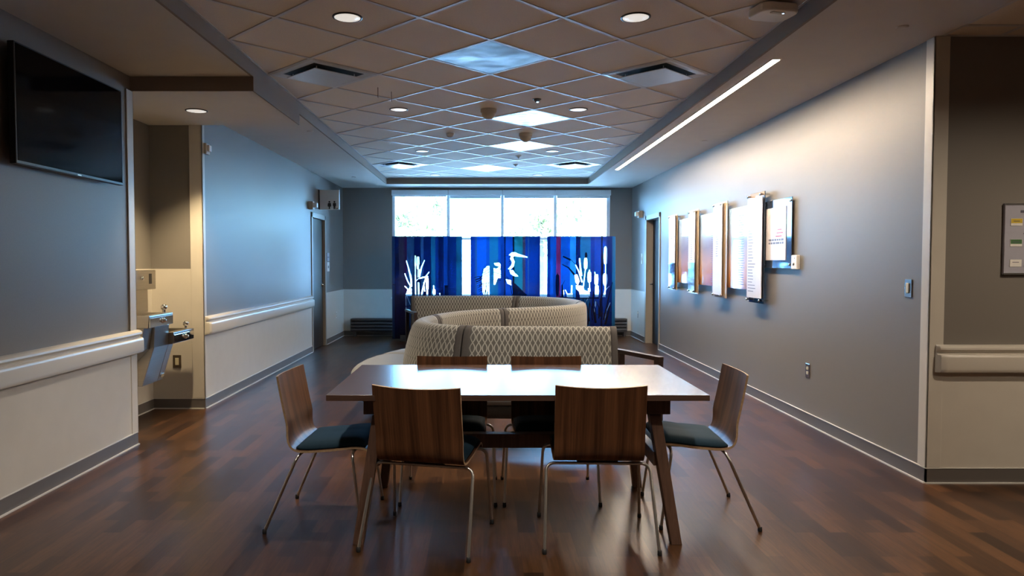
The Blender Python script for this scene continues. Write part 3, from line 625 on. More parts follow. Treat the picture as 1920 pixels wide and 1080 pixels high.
for lab, (k, m), e in (('small ceiling sensor with white light right of the larger domed speaker', (1, 4), 'led'), ('small white ceiling sensor beyond the third metal panel', (1, 12), 'white'), ('smallest white ceiling sensor near the farthest metal panel', (1, 14), 'white')):
    x, y = tilepos(k, m); t = thing('ceiling_sensor', lab, 'sensor', (x, y, ZT), 0, 'small ceiling sensors')
    MB().lathe([(0.04, 0), (0.04, -0.006), (0.028, -0.012), (0.012, -0.03), (0.001, -0.032)], n=20).build('sensor_body', M['darkgrey' if e == 'led' else 'white'], t)
    MB().lathe([(0.012, -0.028), (0.010, -0.034), (0.001, -0.037)], (0.006, -0.01, 0), n=14).build('sensor_lens', M[e], t)
for i, (x, y) in enumerate(((-0.895, 6.10), (-0.80, 6.25))):
    o = MB().tube([(0, 0, 0.002), (0, 0, -0.075), (0, 0.012, -0.08)], 0.0025, 6).build('ceiling_hook', M['outlet_dark']); o.location = (x, y, ZT-0.003)
    tag(o, ('left' if i == 0 else 'right')+' of two thin wire hooks hanging from the ceiling tile before the second downlight row', 'hook', 'wire ceiling hooks')
for lab, (x, y) in (('small sprinkler cap on the left lowered ceiling past the alcove', (-1.82, 7.55)), ('small sprinkler cap on the left lowered ceiling near the window', (-2.1, 11.6)), ('small sprinkler cap on the right lowered ceiling near the corner guard', (2.44, 4.22)), ('small sprinkler cap on the right lowered ceiling beside the long lamp', (2.50, 8.15))):
    o = MB().lathe([(0.034, 0), (0.034, -0.004), (0.028, -0.007), (0.001, -0.007)], n=20).build('sprinkler_cap', M['soffit']); o.location = (x, y, ZS); tag(o, lab, 'sprinkler', 'flush sprinkler caps')
# wireless access point
t = thing('wireless_access_point', 'white rounded wireless box with a blue light on the ceiling at top right', 'wireless box', (1.665, 4.17, ZT), math.radians(12))
def rrect(w_, h_, r, n=6):
    return [(sx_*(w_/2-r)+r*math.cos(a), sy_*(h_/2-r)+r*math.sin(a)) for sx_, sy_, a0 in ((1, 1, 0), (-1, 1, PI/2), (-1, -1, PI), (1, -1, 1.5*PI)) for a in [a0+PI/2*i/n for i in range(n+1)]]
MB().prism(rrect(0.24, 0.20, 0.06), -0.062, -0.012, 'xy').build('housing', M['white'], t, bevel=0.012, seg=3)
MB().prism(rrect(0.15, 0.12, 0.02), -0.012, 0.0, 'xy').build('mount_plate', M['darkgrey'], t)
MB().prism(rrect(0.09, 0.028, 0.012), -0.065, -0.060, 'xy').build('grille_patch', M['offwhite'], t).location = (-0.01, -0.06, 0)
MB().lathe([(0.006, -0.0665), (0.006, -0.06)], (0.025, -0.06, 0), n=12).build('status_light', M['led'], t)
# linear lamp
t = thing('linear_ceiling_lamp', 'long thin glowing white light strip in the right ceiling border', 'light strip', (1.98, 7.78, ZS))
MB().box(-0.033, -0.024, -2.89, 2.89, -0.004, 0).box(0.024, 0.033, -2.89, 2.89, -0.004, 0).box(-0.033, 0.033, -2.90, -2.89, -0.004, 0).box(-0.033, 0.033, 2.89, 2.90, -0.004, 0).build('trim_frame', M['white'], t)
B(-0.024, 0.024, -2.89, 2.89, -0.003, -0.0005).build('diffuser', M['striplens'], t)

# ------------------------------------------------------------------ television
t = thing('wall_television', 'large black flat television mounted high on the left wall', 'television', (XL, 4.47, 2.24))
B(0.0, 0.045, -0.2, 0.2, -0.15, 0.15).build('wall_bracket', M['darkgrey'], t)
B(0.045, 0.082, -0.575, 0.575, -0.33, 0.33).build('housing', M['tvframe'], t, bevel=0.004)
B(0.0815, 0.0835, -0.563, 0.563, -0.312, 0.320).build('screen', M['tvglass'], t)
B(0.083, 0.0845, 0.01, 0.05, -0.326, -0.319).build('badge', M['chrome'], t)

# ------------------------------------------------------------------ drinking fountain
t = thing('drinking_fountain', 'stainless two-level drinking fountain with bottle filler in the left alcove', 'drinking fountain', (AX, 6.1, 0))
def loc(mb, n, m, **k):
    return mb.build(n, m, t, **k)
# local: x out of the wall, y along it (0 = world 6.1)
loc(MB().box(0.006, 0.13, -0.22, 0.37, 1.13, 1.30), 'bottle_filler', M['steel'], bevel=0.004)
loc(MB().lathe([(0.020, 0), (0.022, 0.012), (0.018, 0.018), (0.001, 0.020)], (0.13, 0.10, 1.235), 20, axis='x'), 'push_button', M['polish'])
loc(MB().box(0.126, 0.132, 0.24, 0.29, 1.18, 1.27), 'filler_slot', M['black'])
loc(MB().box(0.006, 0.10, -0.10, 0.28, 0.93, 1.13), 'filler_column', M['steel'], bevel=0.004)
def basin(nm, y0, y1, zt, x1=0.44):
    b_ = MB(); zb = zt-0.10
    b_.prism([(0.006, zb), (x1-0.01, zb), (x1, zt-0.012), (x1-0.002, zt), (x1-0.06, zt), (x1-0.10, zt-0.035), (0.10, zt-0.035), (0.06, zt), (0.006, zt)], y0+0.03, y1-0.03, 'xz')
    b_.prism([(0.006, zb), (x1-0.01, zb), (x1, zt-0.012), (x1-0.002, zt), (0.006, zt)], y0, y0+0.03, 'xz').prism([(0.006, zb), (x1-0.01, zb), (x1, zt-0.012), (x1-0.002, zt), (0.006, zt)], y1-0.03, y1, 'xz')
    ob = loc(b_, nm, M['steel'], bevel=0.003)
    yc = (y0+y1)/2
    f = MB().box(x1-0.006, x1+0.004, y0+0.008, y1-0.008, zb+0.004, zt-0.022).build('front_panel', M['polish'], ob, bevel=0.002)
    MB().lathe([(0.022, 0), (0.022, 0.010), (0.014, 0.016), (0.014, 0.026), (0.001, 0.028)], (x1+0.003, yc+0.02, zt-0.055), 20, axis='x').build('push_button', M['polish'], ob)
    MB().tube([(x1-0.05, y1-0.06, zt-0.005), (x1-0.05, y1-0.06, zt+0.03)], 0.013, 12).lathe([(0.012, 0.025), (0.024, 0.032), (0.026, 0.055), (0.016, 0.07), (0.001, 0.072)], (x1-0.05, y1-0.06, zt), 16).build('bubbler', M['polish'], ob)
    return ob
basin('upper_basin', -0.43, 0.005, 0.945); basin('lower_basin', 0.012, 0.44, 0.770)
loc(MB().prism([(0.006, 0.845), (0.39, 0.845), (0.36, 0.66), (0.20, 0.50), (0.006, 0.50)], -0.42, -0.262, 'xz'), 'upper_skirt', M['steel'], bevel=0.004)
loc(MB().prism([(0.006, 0.843), (0.405, 0.843), (0.395, 0.67), (0.295, 0.35), (0.006, 0.35)], -0.26, 0.008, 'xz'), 'lower_skirt', M['steel'], bevel=0.004)
loc(MB().prism([(0.006, 0.668), (0.394, 0.668), (0.295, 0.35), (0.006, 0.35)], 0.010, 0.11, 'xz'), 'side_skirt', M['steel'], bevel=0.004)
o = loc(MB().prism(rrect(0.07, 0.03, 0.013), 0.0, 0.006, 'yz'), 'skirt_latch', M['polish'])
o.location = (0.312, 0.065, 0.395); o.rotation_euler = (0, math.radians(17), 0)

def plate(name, label, cat, loc_, nrm, w_, h_, m1, m2, kind='outlet', group=None):
    """wall plate: local x along the wall, y out of the wall"""
    rz = math.atan2(nrm[1], nrm[0])-PI/2
    t = thing(name, label, cat, loc_, rz, group)
    B(-w_/2, w_/2, 0, 0.006, -h_/2, h_/2).build('cover_plate', m1, t, bevel=0.0025)
    if kind == 'outlet':
        for z in (-0.02, 0.02): MB().prism(rrect(0.034, 0.028, 0.008), 0.006, 0.009, 'xz').build('socket', m2, t).location = (0, 0, z)
    elif kind == 'switch': B(-0.016, 0.016, 0.006, 0.012, -0.033, 0.033).build('rocker', m2, t, bevel=0.003)
    elif kind == 'gfci':
        B(-0.017, 0.017, 0.006, 0.010, -0.034, 0.034).build('socket', m2, t, bevel=0.002)
    return t
SSM = mat('bright_steel_plate', (0.6, 0.6, 0.6), 0.22, metal=1.0, noise=0.03)
plate('power_outlet', 'steel power outlet low on the grey right wall behind the end chair', 'power outlet', (XR, 6.03, 0.455), (-1, 0), 0.075, 0.118, SSM, M['ivory'])
plate('light_switch', 'steel plated ivory light switch on the right wall near the corner guard', 'light switch', (XR, 4.62, 1.205), (-1, 0), 0.075, 0.118, SSM, M['ivory'], 'switch')
plate('power_outlet', 'dark framed power outlet beneath the drinking fountain in the alcove', 'power outlet', (-2.866, AY1-E, 0.445), (0, -1), 0.078, 0.120, M['outlet_dark'], M['ivory'], 'gfci')
plate('power_outlet', 'small power outlet low on the left wall beyond the restroom door', 'power outlet', (XL+E, 12.60, 0.44), (1, 0), 0.075, 0.118, M['white'], M['offwhite'])
plate('power_outlet', 'small power outlet low on the right wall beyond the open dark doorway', 'power outlet', (XR-E, 12.68, 0.44), (-1, 0), 0.075, 0.118, SSM, M['offwhite'])
plate('card_reader', 'small pale wall device beside the right doorway', 'wall device', (XR, 12.42, 1.43), (-1, 0), 0.10, 0.18, M['ivory'], M['offwhite'], 'switch')
# strobes and devices
def strobe(label, loc_, nrm, d=0.07, w_=0.12, h_=0.12):
    rz = math.atan2(nrm[1], nrm[0])-PI/2; t = thing('fire_alarm_strobe', label, 'alarm', loc_, rz)
    B(-w_/2, w_/2, 0, d*0.55, -h_/2, h_/2).build('housing', M['offwhite'], t, bevel=0.006)
    B(-w_/3, w_/3, d*0.55, d, -h_/4, h_/3).build('lens_cover', M['white'], t, bevel=0.006)
strobe('pale fire alarm box over the left restroom door, under the restroom sign', (XL, 10.76, 2.22), (1, 0), 0.12)
strobe('pale fire alarm box above the dark doorway on the right wall', (XR, 12.46, 2.20), (-1, 0), 0.12)
strobe('small white alarm device high beside the alcove corner', (XL+G, 6.73, 2.43), (1, 0), 0.05, 0.09, 0.10)
# thermostat
t = thing('thermostat', 'small white thermostat box right of the framed plaque', 'thermostat', (XR, 6.265, 1.372), PI/2)
B(-0.055, 0.055, 0, 0.035, -0.062, 0.062).build('housing', M['white'], t, bevel=0.006)
MB().lathe([(0.016, 0.035), (0.016, 0.042), (0.001, 0.043)], (0.0, 0, -0.012), 20, axis='y').build('dial', M['chrome'], t)
B(-0.02, -0.012, 0.034, 0.037, 0.03, 0.04).build('indicator', M['ink'], t)
# restroom sign
t = thing('restroom_sign', 'square projecting restroom sign with two black figures high on the left wall', 'sign', (XL, 11.4, 2.362), 0)
B(0, 0.32, -0.012, 0.035, -0.155, 0.155).build('sign_box', mat('grey_sign_face', (0.70, 0.68, 0.65), 0.5, noise=0.02), t, bevel=0.002)
B(0.0, 0.012, -0.05, 0.07, -0.155, 0.155).build('wall_mount', M['darkgrey'], t)
def figure(cx, sk):
    mb = MB().lathe([(0.001, 0), (0.0145, 0), (0.0145, 0.003), (0.001, 0.003)], (cx, -0.0155, -0.035), 16, axis='y', smooth=False, capend=False)
    if sk: body = [(-.022, -.053), (.022, -.053), (.030, -.10), (.022, -.10), (.026, -.112), (.010, -.112), (.010, -.148), (-.010, -.148), (-.010, -.112), (-.026, -.112), (-.022, -.10), (-.030, -.10)]
    else: body = [(-.024, -.053), (.024, -.053), (.026, -.10), (.016, -.10), (.014, -.148), (.002, -.148), (0, -.105), (-.002, -.148), (-.014, -.148), (-.016, -.10), (-.026, -.10)]
    mb.prism([(cx+a, b_) for a, b_ in body], -0.0155, -0.0125, 'xz'); return mb
figure(0.165, True).build('woman_pictogram', M['black'], t); figure(0.245, False).build('man_pictogram', M['black'], t)
MB().lathe([(0.001, 0), (0.009, 0), (0.009, 0.003), (0.001, 0.003)], (0.288, -0.0155, -0.14), 14, axis='y', capend=False).build('wheelchair_mark', M['black'], t)
# room sign
t = thing('room_sign', 'narrow pale door sign at eye height beside the left restroom door', 'sign', (XL, 11.98, 1.37), -PI/2)
B(-0.085, 0.085, 0, 0.012, 0.02, 0.155).build('upper_plate', M['boardblue'], t, bevel=0.002)
B(-0.085, 0.085, 0, 0.012, -0.155, 0.0).build('lower_plate', M['white'], t, bevel=0.002)
MB().box(-0.05, 0.05, 0.012, 0.014, 0.075, 0.09).box(-0.03, 0.03, 0.012, 0.014, -0.10, -0.06).build('lettering', M['ink'], t)

# ------------------------------------------------------------------ donor display on the right wall
t = thing('printed_panorama_panel', 'long glossy panorama print with names, sunset orange below blue sky, on the right wall', 'wall art', (0, 0, 0))
B(XR-0.035, XR-0.025, 7.22, 10.20, 1.09, 1.955).build('print_panel', M['panorama'], t)
for y0 in (7.55, 8.45, 9.45):
    tx = MB()
    for k in range(30):
        z = 1.86-k*0.025; l = 0.14+0.08*random.random(); tx.box(XR-0.0356, XR-0.035, y0-l/2, y0+l/2, z, z+0.006)
    tx.build('name_column', M['ink'], t)
for y0 in (7.35, 10.1):
    for z in (1.15, 1.9): MB().lathe([(0.009, 0), (0.009, 0.027)], (XR-0.028, y0, z), 12, axis='x').build('standoff_pin', M['polish'], t)
def tower(label, y0, y1, fz0, fz1, rz0, rz1, kind):
    t = thing('layered_name_panel', label, 'wall plaque', (XR, (y0+y1)/2, (rz0+rz1)/2), 0, 'narrow layered name panels')
    yc, zc = (y0+y1)/2, (rz0+rz1)/2; h = (y1-y0)/2
    B(-0.060, -0.052, -h-{'a': .03, 'b': .08, 'c': .10, 'd': 0}[kind], h, rz0-zc, rz1-zc).build('rear_panel', M['darkpanel' if kind == 'd' else 'bronzepanel'], t, bevel=0.001)
    xf = -0.077
    if kind == 'd': B(-0.0615, -0.0600, -h+.002, h-.002, fz1-zc+0.004, rz1-zc-0.002).build('bronze_top_strip', M['bronzepanel'], t)
    if kind == 'd' or kind == 'c':
        B(xf-0.008, xf, -h, h, fz0-zc, fz1-zc).build('front_panel', M['paper'] if kind == 'd' else M['paper'], t, bevel=0.001)
    else:
        zs = 1.37 if kind == 'b' else 1.36
        B(xf-0.008, xf, -h, h, zs-zc, fz1-zc).build('front_panel', M['paper'], t, bevel=0.001)
        B(xf-0.008, xf, -h, h, fz0-zc, zs-zc-0.002).build('lower_reflection_panel', M['reflectionpanel'], t, bevel=0.001)  # lower part coloured as the dark blue reflection
    tx = MB(); n = {'a': 4, 'b': 16, 'c': 14, 'd': 24}[kind]
    for k in range(n):
        z = (fz1-0.32 if kind == 'd' else fz1-0.25)-zc - k*(0.027 if kind != 'd' else 0.03)
        if z < fz0-zc+0.05: break
        l = 0.10+0.10*random.random() if kind in 'd' else 0.05+0.04*random.random()
        s0 = h-0.03 if kind == 'd' else h-0.10
        if kind in 'ab' and z+zc < 1.40: break
        tx.box(xf-0.0088, xf-0.008, s0-l, s0, z, z+0.007)
    tx.build('lettering', M['ink'], t)
    for yy in (-h+0.025, h-0.025):
        for z in (rz0-zc+0.03, rz1-zc-0.03): MB().lathe([(0.008, 0), (0.008, -0.088), (0.013, -0.088), (0.013, -0.10), (0.001, -0.101)], (0, yy, z), 12, axis='x').build('standoff_pin', M['polish'], t)
tower('narrow layered name panel with a dark reflection painted at its foot, farthest along the right wall', 9.99, 10.31, 0.99, 2.03, 0.98, 2.04, 'a')
tower('narrow layered name panel with a dark reflection painted at its foot, second farthest on the right wall', 9.05, 9.32, 0.98, 2.03, 0.97, 2.04, 'b')
tower('narrow layered name panel blown bright white, third along the right wall', 8.02, 8.32, 1.0, 2.04, 0.97, 2.05, 'c')
tower('tall layered name panel of white columns with rows of names, nearest of the four', 6.87, 7.24, 1.02, 2.0, 0.97, 2.055, 'd')
t = thing('framed_plaque', 'clear acrylic plaque with white sheet and red and grey words, nearest on the display wall', 'wall plaque', (XR, 6.64, 1.635), 0)
B(-0.030, -0.022, -0.31, 0.31, -0.317, 0.317).build('acrylic_backing', M['darkpanel'], t, bevel=0.001)
B(-0.036, -0.030, -0.20, 0.25, -0.245, 0.245).build('paper_sheet', M['paper'], t)
tx = MB()
for (z, a, b_) in ((0.03, -0.12, -0.02), (0.0, -0.15, 0.0), (-0.03, -0.12, 0.02)): tx.box(-0.0366, -0.036, a, b_, z, z+0.014)
tx.build('small_lettering', M['redink'], t)
tx = MB()
for z in (-0.065, -0.095):
    a = -0.16
    while a < 0.16: l = 0.03+0.05*random.random(); tx.box(-0.0366, -0.036, a, min(a+l, 0.18), z, z+0.018); a += l+0.012
tx.build('bold_lettering', M['ink'], t)
for yy in (-0.28, 0.28):
    for z in (-0.285, 0.285): MB().lathe([(0.008, 0), (0.008, -0.03), (0.011, -0.03), (0.011, -0.038), (0.001, -0.038)], (0, yy, z), 12, axis='x').build('standoff_pin', M['polish'], t)
# label board on the corridor wall
t = thing('label_board', 'pale lilac board with yellow, green and white labels at the right edge of the photo', 'notice board', (3.53, CY, 1.515), 0)
B(-0.345, 0.345, -0.020, 0, -0.218, 0.218).build('board_panel', M['boardblue'], t, bevel=0.004)
MB().box(-0.345, 0.345, -0.024, -0.018, 0.208, 0.218).box(-0.345, 0.345, -0.024, -0.018, -0.218, -0.208).build('edge_rail', SSM, t)
B(-0.25, 0.10, -0.0215, -0.020, 0.16, 0.175).build('heading_lettering', M['boardtext'], t)
for z, c in ((0.103, 'yellow'), (-0.024, 'green'), (-0.148, 'white')):
    ho = B(-0.310, -0.238, -0.023, -0.020, z-0.022, z+0.022).build('label_holder', M['white'], t)
    B(-0.308, -0.240, -0.0238, -0.023, z-0.006, z+0.021).build('label_band', M[c], ho)
    B(-0.295, -0.255, -0.0243, -0.0238, z+0.004, z+0.008).build('label_print', M['boardtext'], ho)
MB().lathe([(0.001, 0), (0.022, 0), (0.022, 0.002), (0.001, 0.002)], (-0.20, -0.0225, -0.165), 24, axis='y', capend=False).build('round_mark', M['bluemark'], t)
B(-0.23, -0.15, -0.0215, -0.020, 0.03, 0.036).build('small_lettering', M['boardtext'], t)

# ------------------------------------------------------------------ chairs
def make_chair(label):
    t = thing('dining_chair', label, 'chair', (0, 0, 0), 0, 'walnut dining chairs round the table')
    prof = [(-.227, .783), (-.215, .72), (-.195, .62), (-.174, .53), (-.155, .465), (-.130, .428), (-.100, .410), (-.06, .405), (0, .408), (.08, .415), (.15, .424), (.205, .429), (.245, .425), (.268, .413), (.281, .398)]
    # resample with catmull-rom
    P = [Vector(p) for p in prof]; Q = []
    for i in range(len(P)-1):
        p0, p1, p2, p3 = P[max(i-1, 0)], P[i], P[i+1], P[min(i+2, len(P)-1)]
        for k in range(3):
            u = k/3; Q.append(0.5*((2*p1)+(p2-p0)*u+(2*p0-5*p1+4*p2-p3)*u*u+(3*p1-p0-3*p2+p3)*u**3))
    Q.append(P[-1]); n = len(Q); NX = 14; th = 0.011
    top = []; bot = []
    for i, q in enumerate(Q):
        tn = (Q[min(i+1, n-1)]-Q[max(i-1, 0)]).normalized(); nn = Vector((-tn.y, tn.x))   # toward sitter side
        if nn.y < 0 and i > n/2: nn = -nn
        if i <= n/2 and nn.x < 0 and q.y > .45: nn = -nn
        k = max(0, min(1, (q.y-0.42)/0.12))*(1 if q.x < 0 else 0)
        for side, L_ in ((1, top), (-1, bot)):
            row = []
            for j in range(NX+1):
                u = -1+2*j/NX; hw = 0.2175-(0.006*max(0, (q.x-.2))/.08)
                y_ = q.x + k*0.032*u*u + nn.x*side*th/2; z_ = q.y + nn.y*side*th/2 + (0.0085*u*u if i == 0 else 0.0085*u*u*max(0, (q.y-.6)/.185) if q.x < 0 else 0)
                row.append((u*hw, y_, z_))
            L_.append(row)
    vs = [p for r in top for p in r]+[p for r in bot for p in r]; W_ = NX+1; O = n*W_
    mb = MB(); f1 = []; fe = []
    for i in range(n-1):
        for j in range(NX):
            a = i*W_+j; f1.append((a, a+1, a+W_+1, a+W_)); f1.append((O+a, O+a+W_, O+a+W_+1, O+a+1))
        fe.append((i*W_, (i+1)*W_, O+(i+1)*W_, O+i*W_)); fe.append((i*W_+NX, O+i*W_+NX, O+(i+1)*W_+NX, (i+1)*W_+NX))
    for j in range(NX): fe.append((j, O+j, O+j+1, j+1)); a = (n-1)*W_+j; fe.append((a, a+1, O+a+1, O+a))
    mb.v = vs; mb.f = f1+fe; mb.m = [0]*len(f1)+[1]*len(fe); mb.s = [True]*len(f1)+[False]*len(fe)
    o = mb.build('seat_shell', [M['walnut'], M['ply']], t)
    e = o.modifiers.new('es', 'EDGE_SPLIT'); e.split_angle = 0.9
    # cushion
    NXc, NYc = 16, 16; cu = MB(); tp = []; bt = []
    def seatz(y):
        for a, b_ in zip(Q, Q[1:]):
            if a.x <= y <= b_.x and a.y < .45: return a.y+(y-a.x)/(b_.x-a.x+1e-9)*(b_.y-a.y)
        return .41
    for i in range(NYc+1):
        for j in range(NXc+1):
            u = -1+2*j/NXc; v = -1+2*i/NYc; uu = math.copysign(abs(u)**.8, u); vv = math.copysign(abs(v)**.8, v)
            x = uu*0.205; y = 0.075+vv*0.178; e_ = (1-abs(uu)**7)*(1-abs(vv)**7)
            base_ = seatz(y)+0.0062
            h = 0.010+0.030*e_**.5+0.005*(1-uu*uu)*(1-vv*vv)
            h -= 0.004*math.exp(-(uu/.05)**2)*(1 if vv > -.2 else .3) + 0.004*math.exp(-((vv+0.05)/.05)**2)
            tp.append((x, y, base_+h)); bt.append((x, y, base_))
    w_ = NXc+1; O = len(tp); fs = []
    for i in range(NYc):
        for j in range(NXc):
            a = i*w_+j; fs.append((a, a+1, a+w_+1, a+w_)); fs.append((O+a, O+a+w_, O+a+w_+1, O+a+1))
    for i in range(NYc): fs.append((i*w_, (i+1)*w_, O+(i+1)*w_, O+i*w_)); fs.append((i*w_+NXc, O+i*w_+NXc, O+(i+1)*w_+NXc, (i+1)*w_+NXc))
    for j in range(NXc): fs.append((j, O+j, O+j+1, j+1)); a = NYc*w_+j; fs.append((a, a+1, O+a+1, O+a))
    cu.add(tp+bt, fs, 0, True).build('seat_cushion', M['blueseat'], t)
    R = 0.0078
    for (yf, yt, zt) in ((-0.25, -0.085, 0.388), (0.25, 0.195, 0.409)):
        for s_ in (-1, 1):
            foot = Vector((s_*.269, yf, .012)); cor = Vector((s_*.252, yt, zt)); inn = Vector((s_*.17, yt, zt))
            d1_ = (foot-cor).normalized(); d2_ = (inn-cor).normalized(); r = 0.045; a = cor+d1_*r; b_ = cor+d2_*r
            pts = [foot, foot.lerp(a, .5)]+[(1-u)**2*a+2*u*(1-u)*cor+u*u*b_ for u in [k/8 for k in range(9)]]+[inn]
            lg = MB().tube(pts, R, 10).build('leg', M['chrome'], t)
            MB().lathe([(0.0095, 0), (0.011, 0.004), (0.010, 0.022), (0.0075, 0.024)], (s_*.2695, yf, 0), 14).build('foot_glide', M['rubber'], lg)
        MB().tube([(-.17, yt, zt), (0, yt, zt), (.17, yt, zt)], R, 10).build('cross_tube', M['chrome'], t)
    B(-0.10, 0.10, -0.08, 0.19, 0.387, 0.401).build('under_plate', M['black'], t, bevel=0.002)
    return t
rd = math.radians
ch = make_chair('walnut chair with its back to the viewer, left of two, turned slightly')
ch.location = (-0.276, 3.526, 0); ch.rotation_euler = (0, 0, rd(-13.0))
dup(ch, 'walnut chair with its back to the viewer, right of the two', (0.562, 3.559, 0), rd(-1.5))
dup(ch, 'walnut chair with blue cushion at the left end of the table', (-0.848, 3.829, 0), rd(-92.7))
dup(ch, 'walnut chair with blue cushion at the right end of the table', (1.172, 3.881, 0), rd(87.5))
dup(ch, 'walnut chair across the table facing the viewer, left of the two', (-0.199, 4.223, 0), rd(179))
dup(ch, 'walnut chair across the table facing the viewer, right of the two', (0.386, 4.219, 0), rd(180))

# ------------------------------------------------------------------ table
t = thing('dining_table', 'long brown laminate table with splayed wooden legs and a glossy top', 'table', (0.163, 3.888, 0))
B(-0.915, 0.915, -0.503, 0.503, 0.712, 0.740).build('tabletop', M['laminate'], t, bevel=0.0015)
for s_ in (-1, 1):
    B(min(s_*.64, s_*.755), max(s_*.64, s_*.755), -0.40, 0.40, 0.625, 0.711).build('end_apron', M['tleg'], t, bevel=0.003)
    for q in (-1, 1):
        x0, x1 = s_*.685, s_*.775; y0, y1 = q*0.350, q*0.440
        tp = [(x0-.028, y0-.036, .62), (x0+.028, y0-.036, .62), (x0+.028, y0+.036, .62), (x0-.028, y0+.036, .62)]; bt = [(x1-.026, y1-.026, 0), (x1+.026, y1-.026, 0), (x1+.026, y1+.026, 0), (x1-.026, y1+.026, 0)]
        MB().add(tp+bt, [(0, 1, 2, 3), (7, 6, 5, 4)]+[(i, i+4, (i+1) % 4+4, (i+1) % 4) for i in range(4)]).build('leg', M['tleg'], t, bevel=0.003)
    B(s_*.700-.022, s_*.700+.022, -0.38, 0.38, 0.365, 0.435).build('leg_tie', M['tleg'], t, bevel=0.003)
B(-0.68, 0.68, -0.030, 0.030, 0.362, 0.438).build('stretcher', M['tleg'], t, bevel=0.003)

# ------------------------------------------------------------------ serpentine sofa
pts = [(1.05, 5.63), (0.55, 5.66), (0.10, 5.67), (-0.14, 5.71), (-0.39, 5.88), (-0.545, 6.20), (-0.57, 6.55), (-0.50, 6.90), (-0.36, 7.28), (-0.13, 7.62), (0.18, 7.87), (0.56, 8.12), (0.93, 8.44), (1.18, 8.90), (1.25, 9.40), (1.17, 9.95), (0.95, 10.38), (0.62, 10.66), (0.20, 10.80), (-0.25, 10.83), (-0.70, 10.80), (-1.10, 10.74)]
PP = [Vector(p) for p in pts]; C_ = []
for i in range(len(PP)-1):
    p0, p1, p2, p3 = (PP[i-1] if i else 2*PP[0]-PP[1]), PP[i], PP[i+1], (PP[i+2] if i+2 < len(PP) else 2*PP[-1]-PP[-2])
    for k in range(10):
        u = k/10; C_.append(0.5*((2*p1)+(p2-p0)*u+(2*p0-5*p1+4*p2-p3)*u*u+(3*p1-p0-3*p2+p3)*u**3))
C_.append(PP[-1])
cum = [0.0]
for a, b_ in zip(C_, C_[1:]): cum.append(cum[-1]+(b_-a).length)
def at(s_):
    s_ = max(0, min(cum[-1], s_))
    for i in range(len(C_)-1):
        if cum[i+1] >= s_: 
            u = (s_-cum[i])/(cum[i+1]-cum[i]+1e-12); return C_[i].lerp(C_[i+1], u)
    return C_[-1]
def frame(s_):
    p = at(s_); d = (at(s_+0.12)-at(s_-0.12)).normalized(); return p, d, Vector((-d.y, d.x))   # left of travel = seat side
def snear(x, y): 
    return min(range(len(C_)), key=lambda i: (C_[i]-Vector((x, y))).length)
def smooth_sec(sec, n=3):
    P = [Vector(p) for p in sec]; out = []
    for i in range(len(P)-1):
        p0, p1, p2, p3 = P[max(i-1, 0)], P[i], P[i+1], P[min(i+2, len(P)-1)]
        for k in range(n):
            u = k/n; out.append(0.5*((2*p1)+(p2-p0)*u+(2*p0-5*p1+4*p2-p3)*u*u+(3*p1-p0-3*p2+p3)*u**3))
    out.append(P[-1]); return out
BACK = smooth_sec([(-0.075, 0.26), (-0.085, 0.45), (-0.088, 0.65), (-0.083, 0.79), (-0.066, 0.84), (-0.030, 0.862), (0.010, 0.858), (0.045, 0.838), (0.075, 0.79), (0.105, 0.70), (0.135, 0.58), (0.150, 0.48), (0.145, 0.42), (0.11, 0.39)])
SEAT = smooth_sec([(0.10, 0.345), (0.10, 0.43), (0.24, 0.474), (0.40, 0.482), (0.53, 0.462), (0.59, 0.428), (0.603, 0.385), (0.59, 0.352), (0.57, 0.345)])
BASE = [(-0.06, 0.25), (-0.06, 0.345), (0.575, 0.345), (0.575, 0.25)]
def sweep(sec, s0, s1, grow=0.0, step=0.04, rnd=0.0, closed=True):
    n = max(2, int((s1-s0)/step)); mb = MB(); m = len(sec); uv = []
    cz = sum(p[1] for p in sec)/m; co = sum(p[0] for p in sec)/m
    v_ = [0.0]
    for a, b_ in zip(sec, sec[1:]): v_.append(v_[-1]+math.hypot(b_[0]-a[0], b_[1]-a[1]))
    stations = [s0+(s1-s0)*i/n for i in range(n+1)]; sc = [1.0]*(n+1)
    if rnd:
        ex = [0.0, rnd*.12, rnd*.4, rnd]; es = [0.72, 0.86, 0.95, 1.0]
        stations = [s0+x for x in ex]+[s for s in stations if s0+rnd*1.2 < s < s1-rnd*1.2]+[s1-x for x in ex[::-1]]
        sc = es+[1.0]*(len(stations)-8)+es[::-1]
    for s_, k in zip(stations, sc):
        p, d, nn = frame(s_)
        for j, (o_, z_) in enumerate(sec):
            oo = co+(o_-co)*((0.94+0.06*k)+grow*4); zz = cz+(z_-cz)*(1+grow*2.5)
            if rnd: zz = 0.345+(z_-0.345)*k
            mb.v.append((p.x+nn.x*oo, p.y+nn.y*oo, zz)); uv.append((s_, v_[j]))
    N_ = len(stations)
    for i in range(N_-1):
        for j in range(m if closed else m-1):
            j2 = (j+1) % m; mb.f.append((i*m+j, i*m+j2, (i+1)*m+j2, (i+1)*m+j)); mb.m.append(0); mb.s.append(True)
    mb.f += [tuple(range(m)), tuple(range((N_-1)*m, N_*m))[::-1]]; mb.m += [0, 0]; mb.s += [False, False]
    mb.uv = uv; return mb
def s_at(x, y): return cum[snear(x, y)]
brk = [0.0, s_at(-0.14, 5.71), s_at(-0.52, 6.90), s_at(0.18, 7.87), s_at(1.24, 9.25), s_at(0.50, 10.71), cum[-1]]
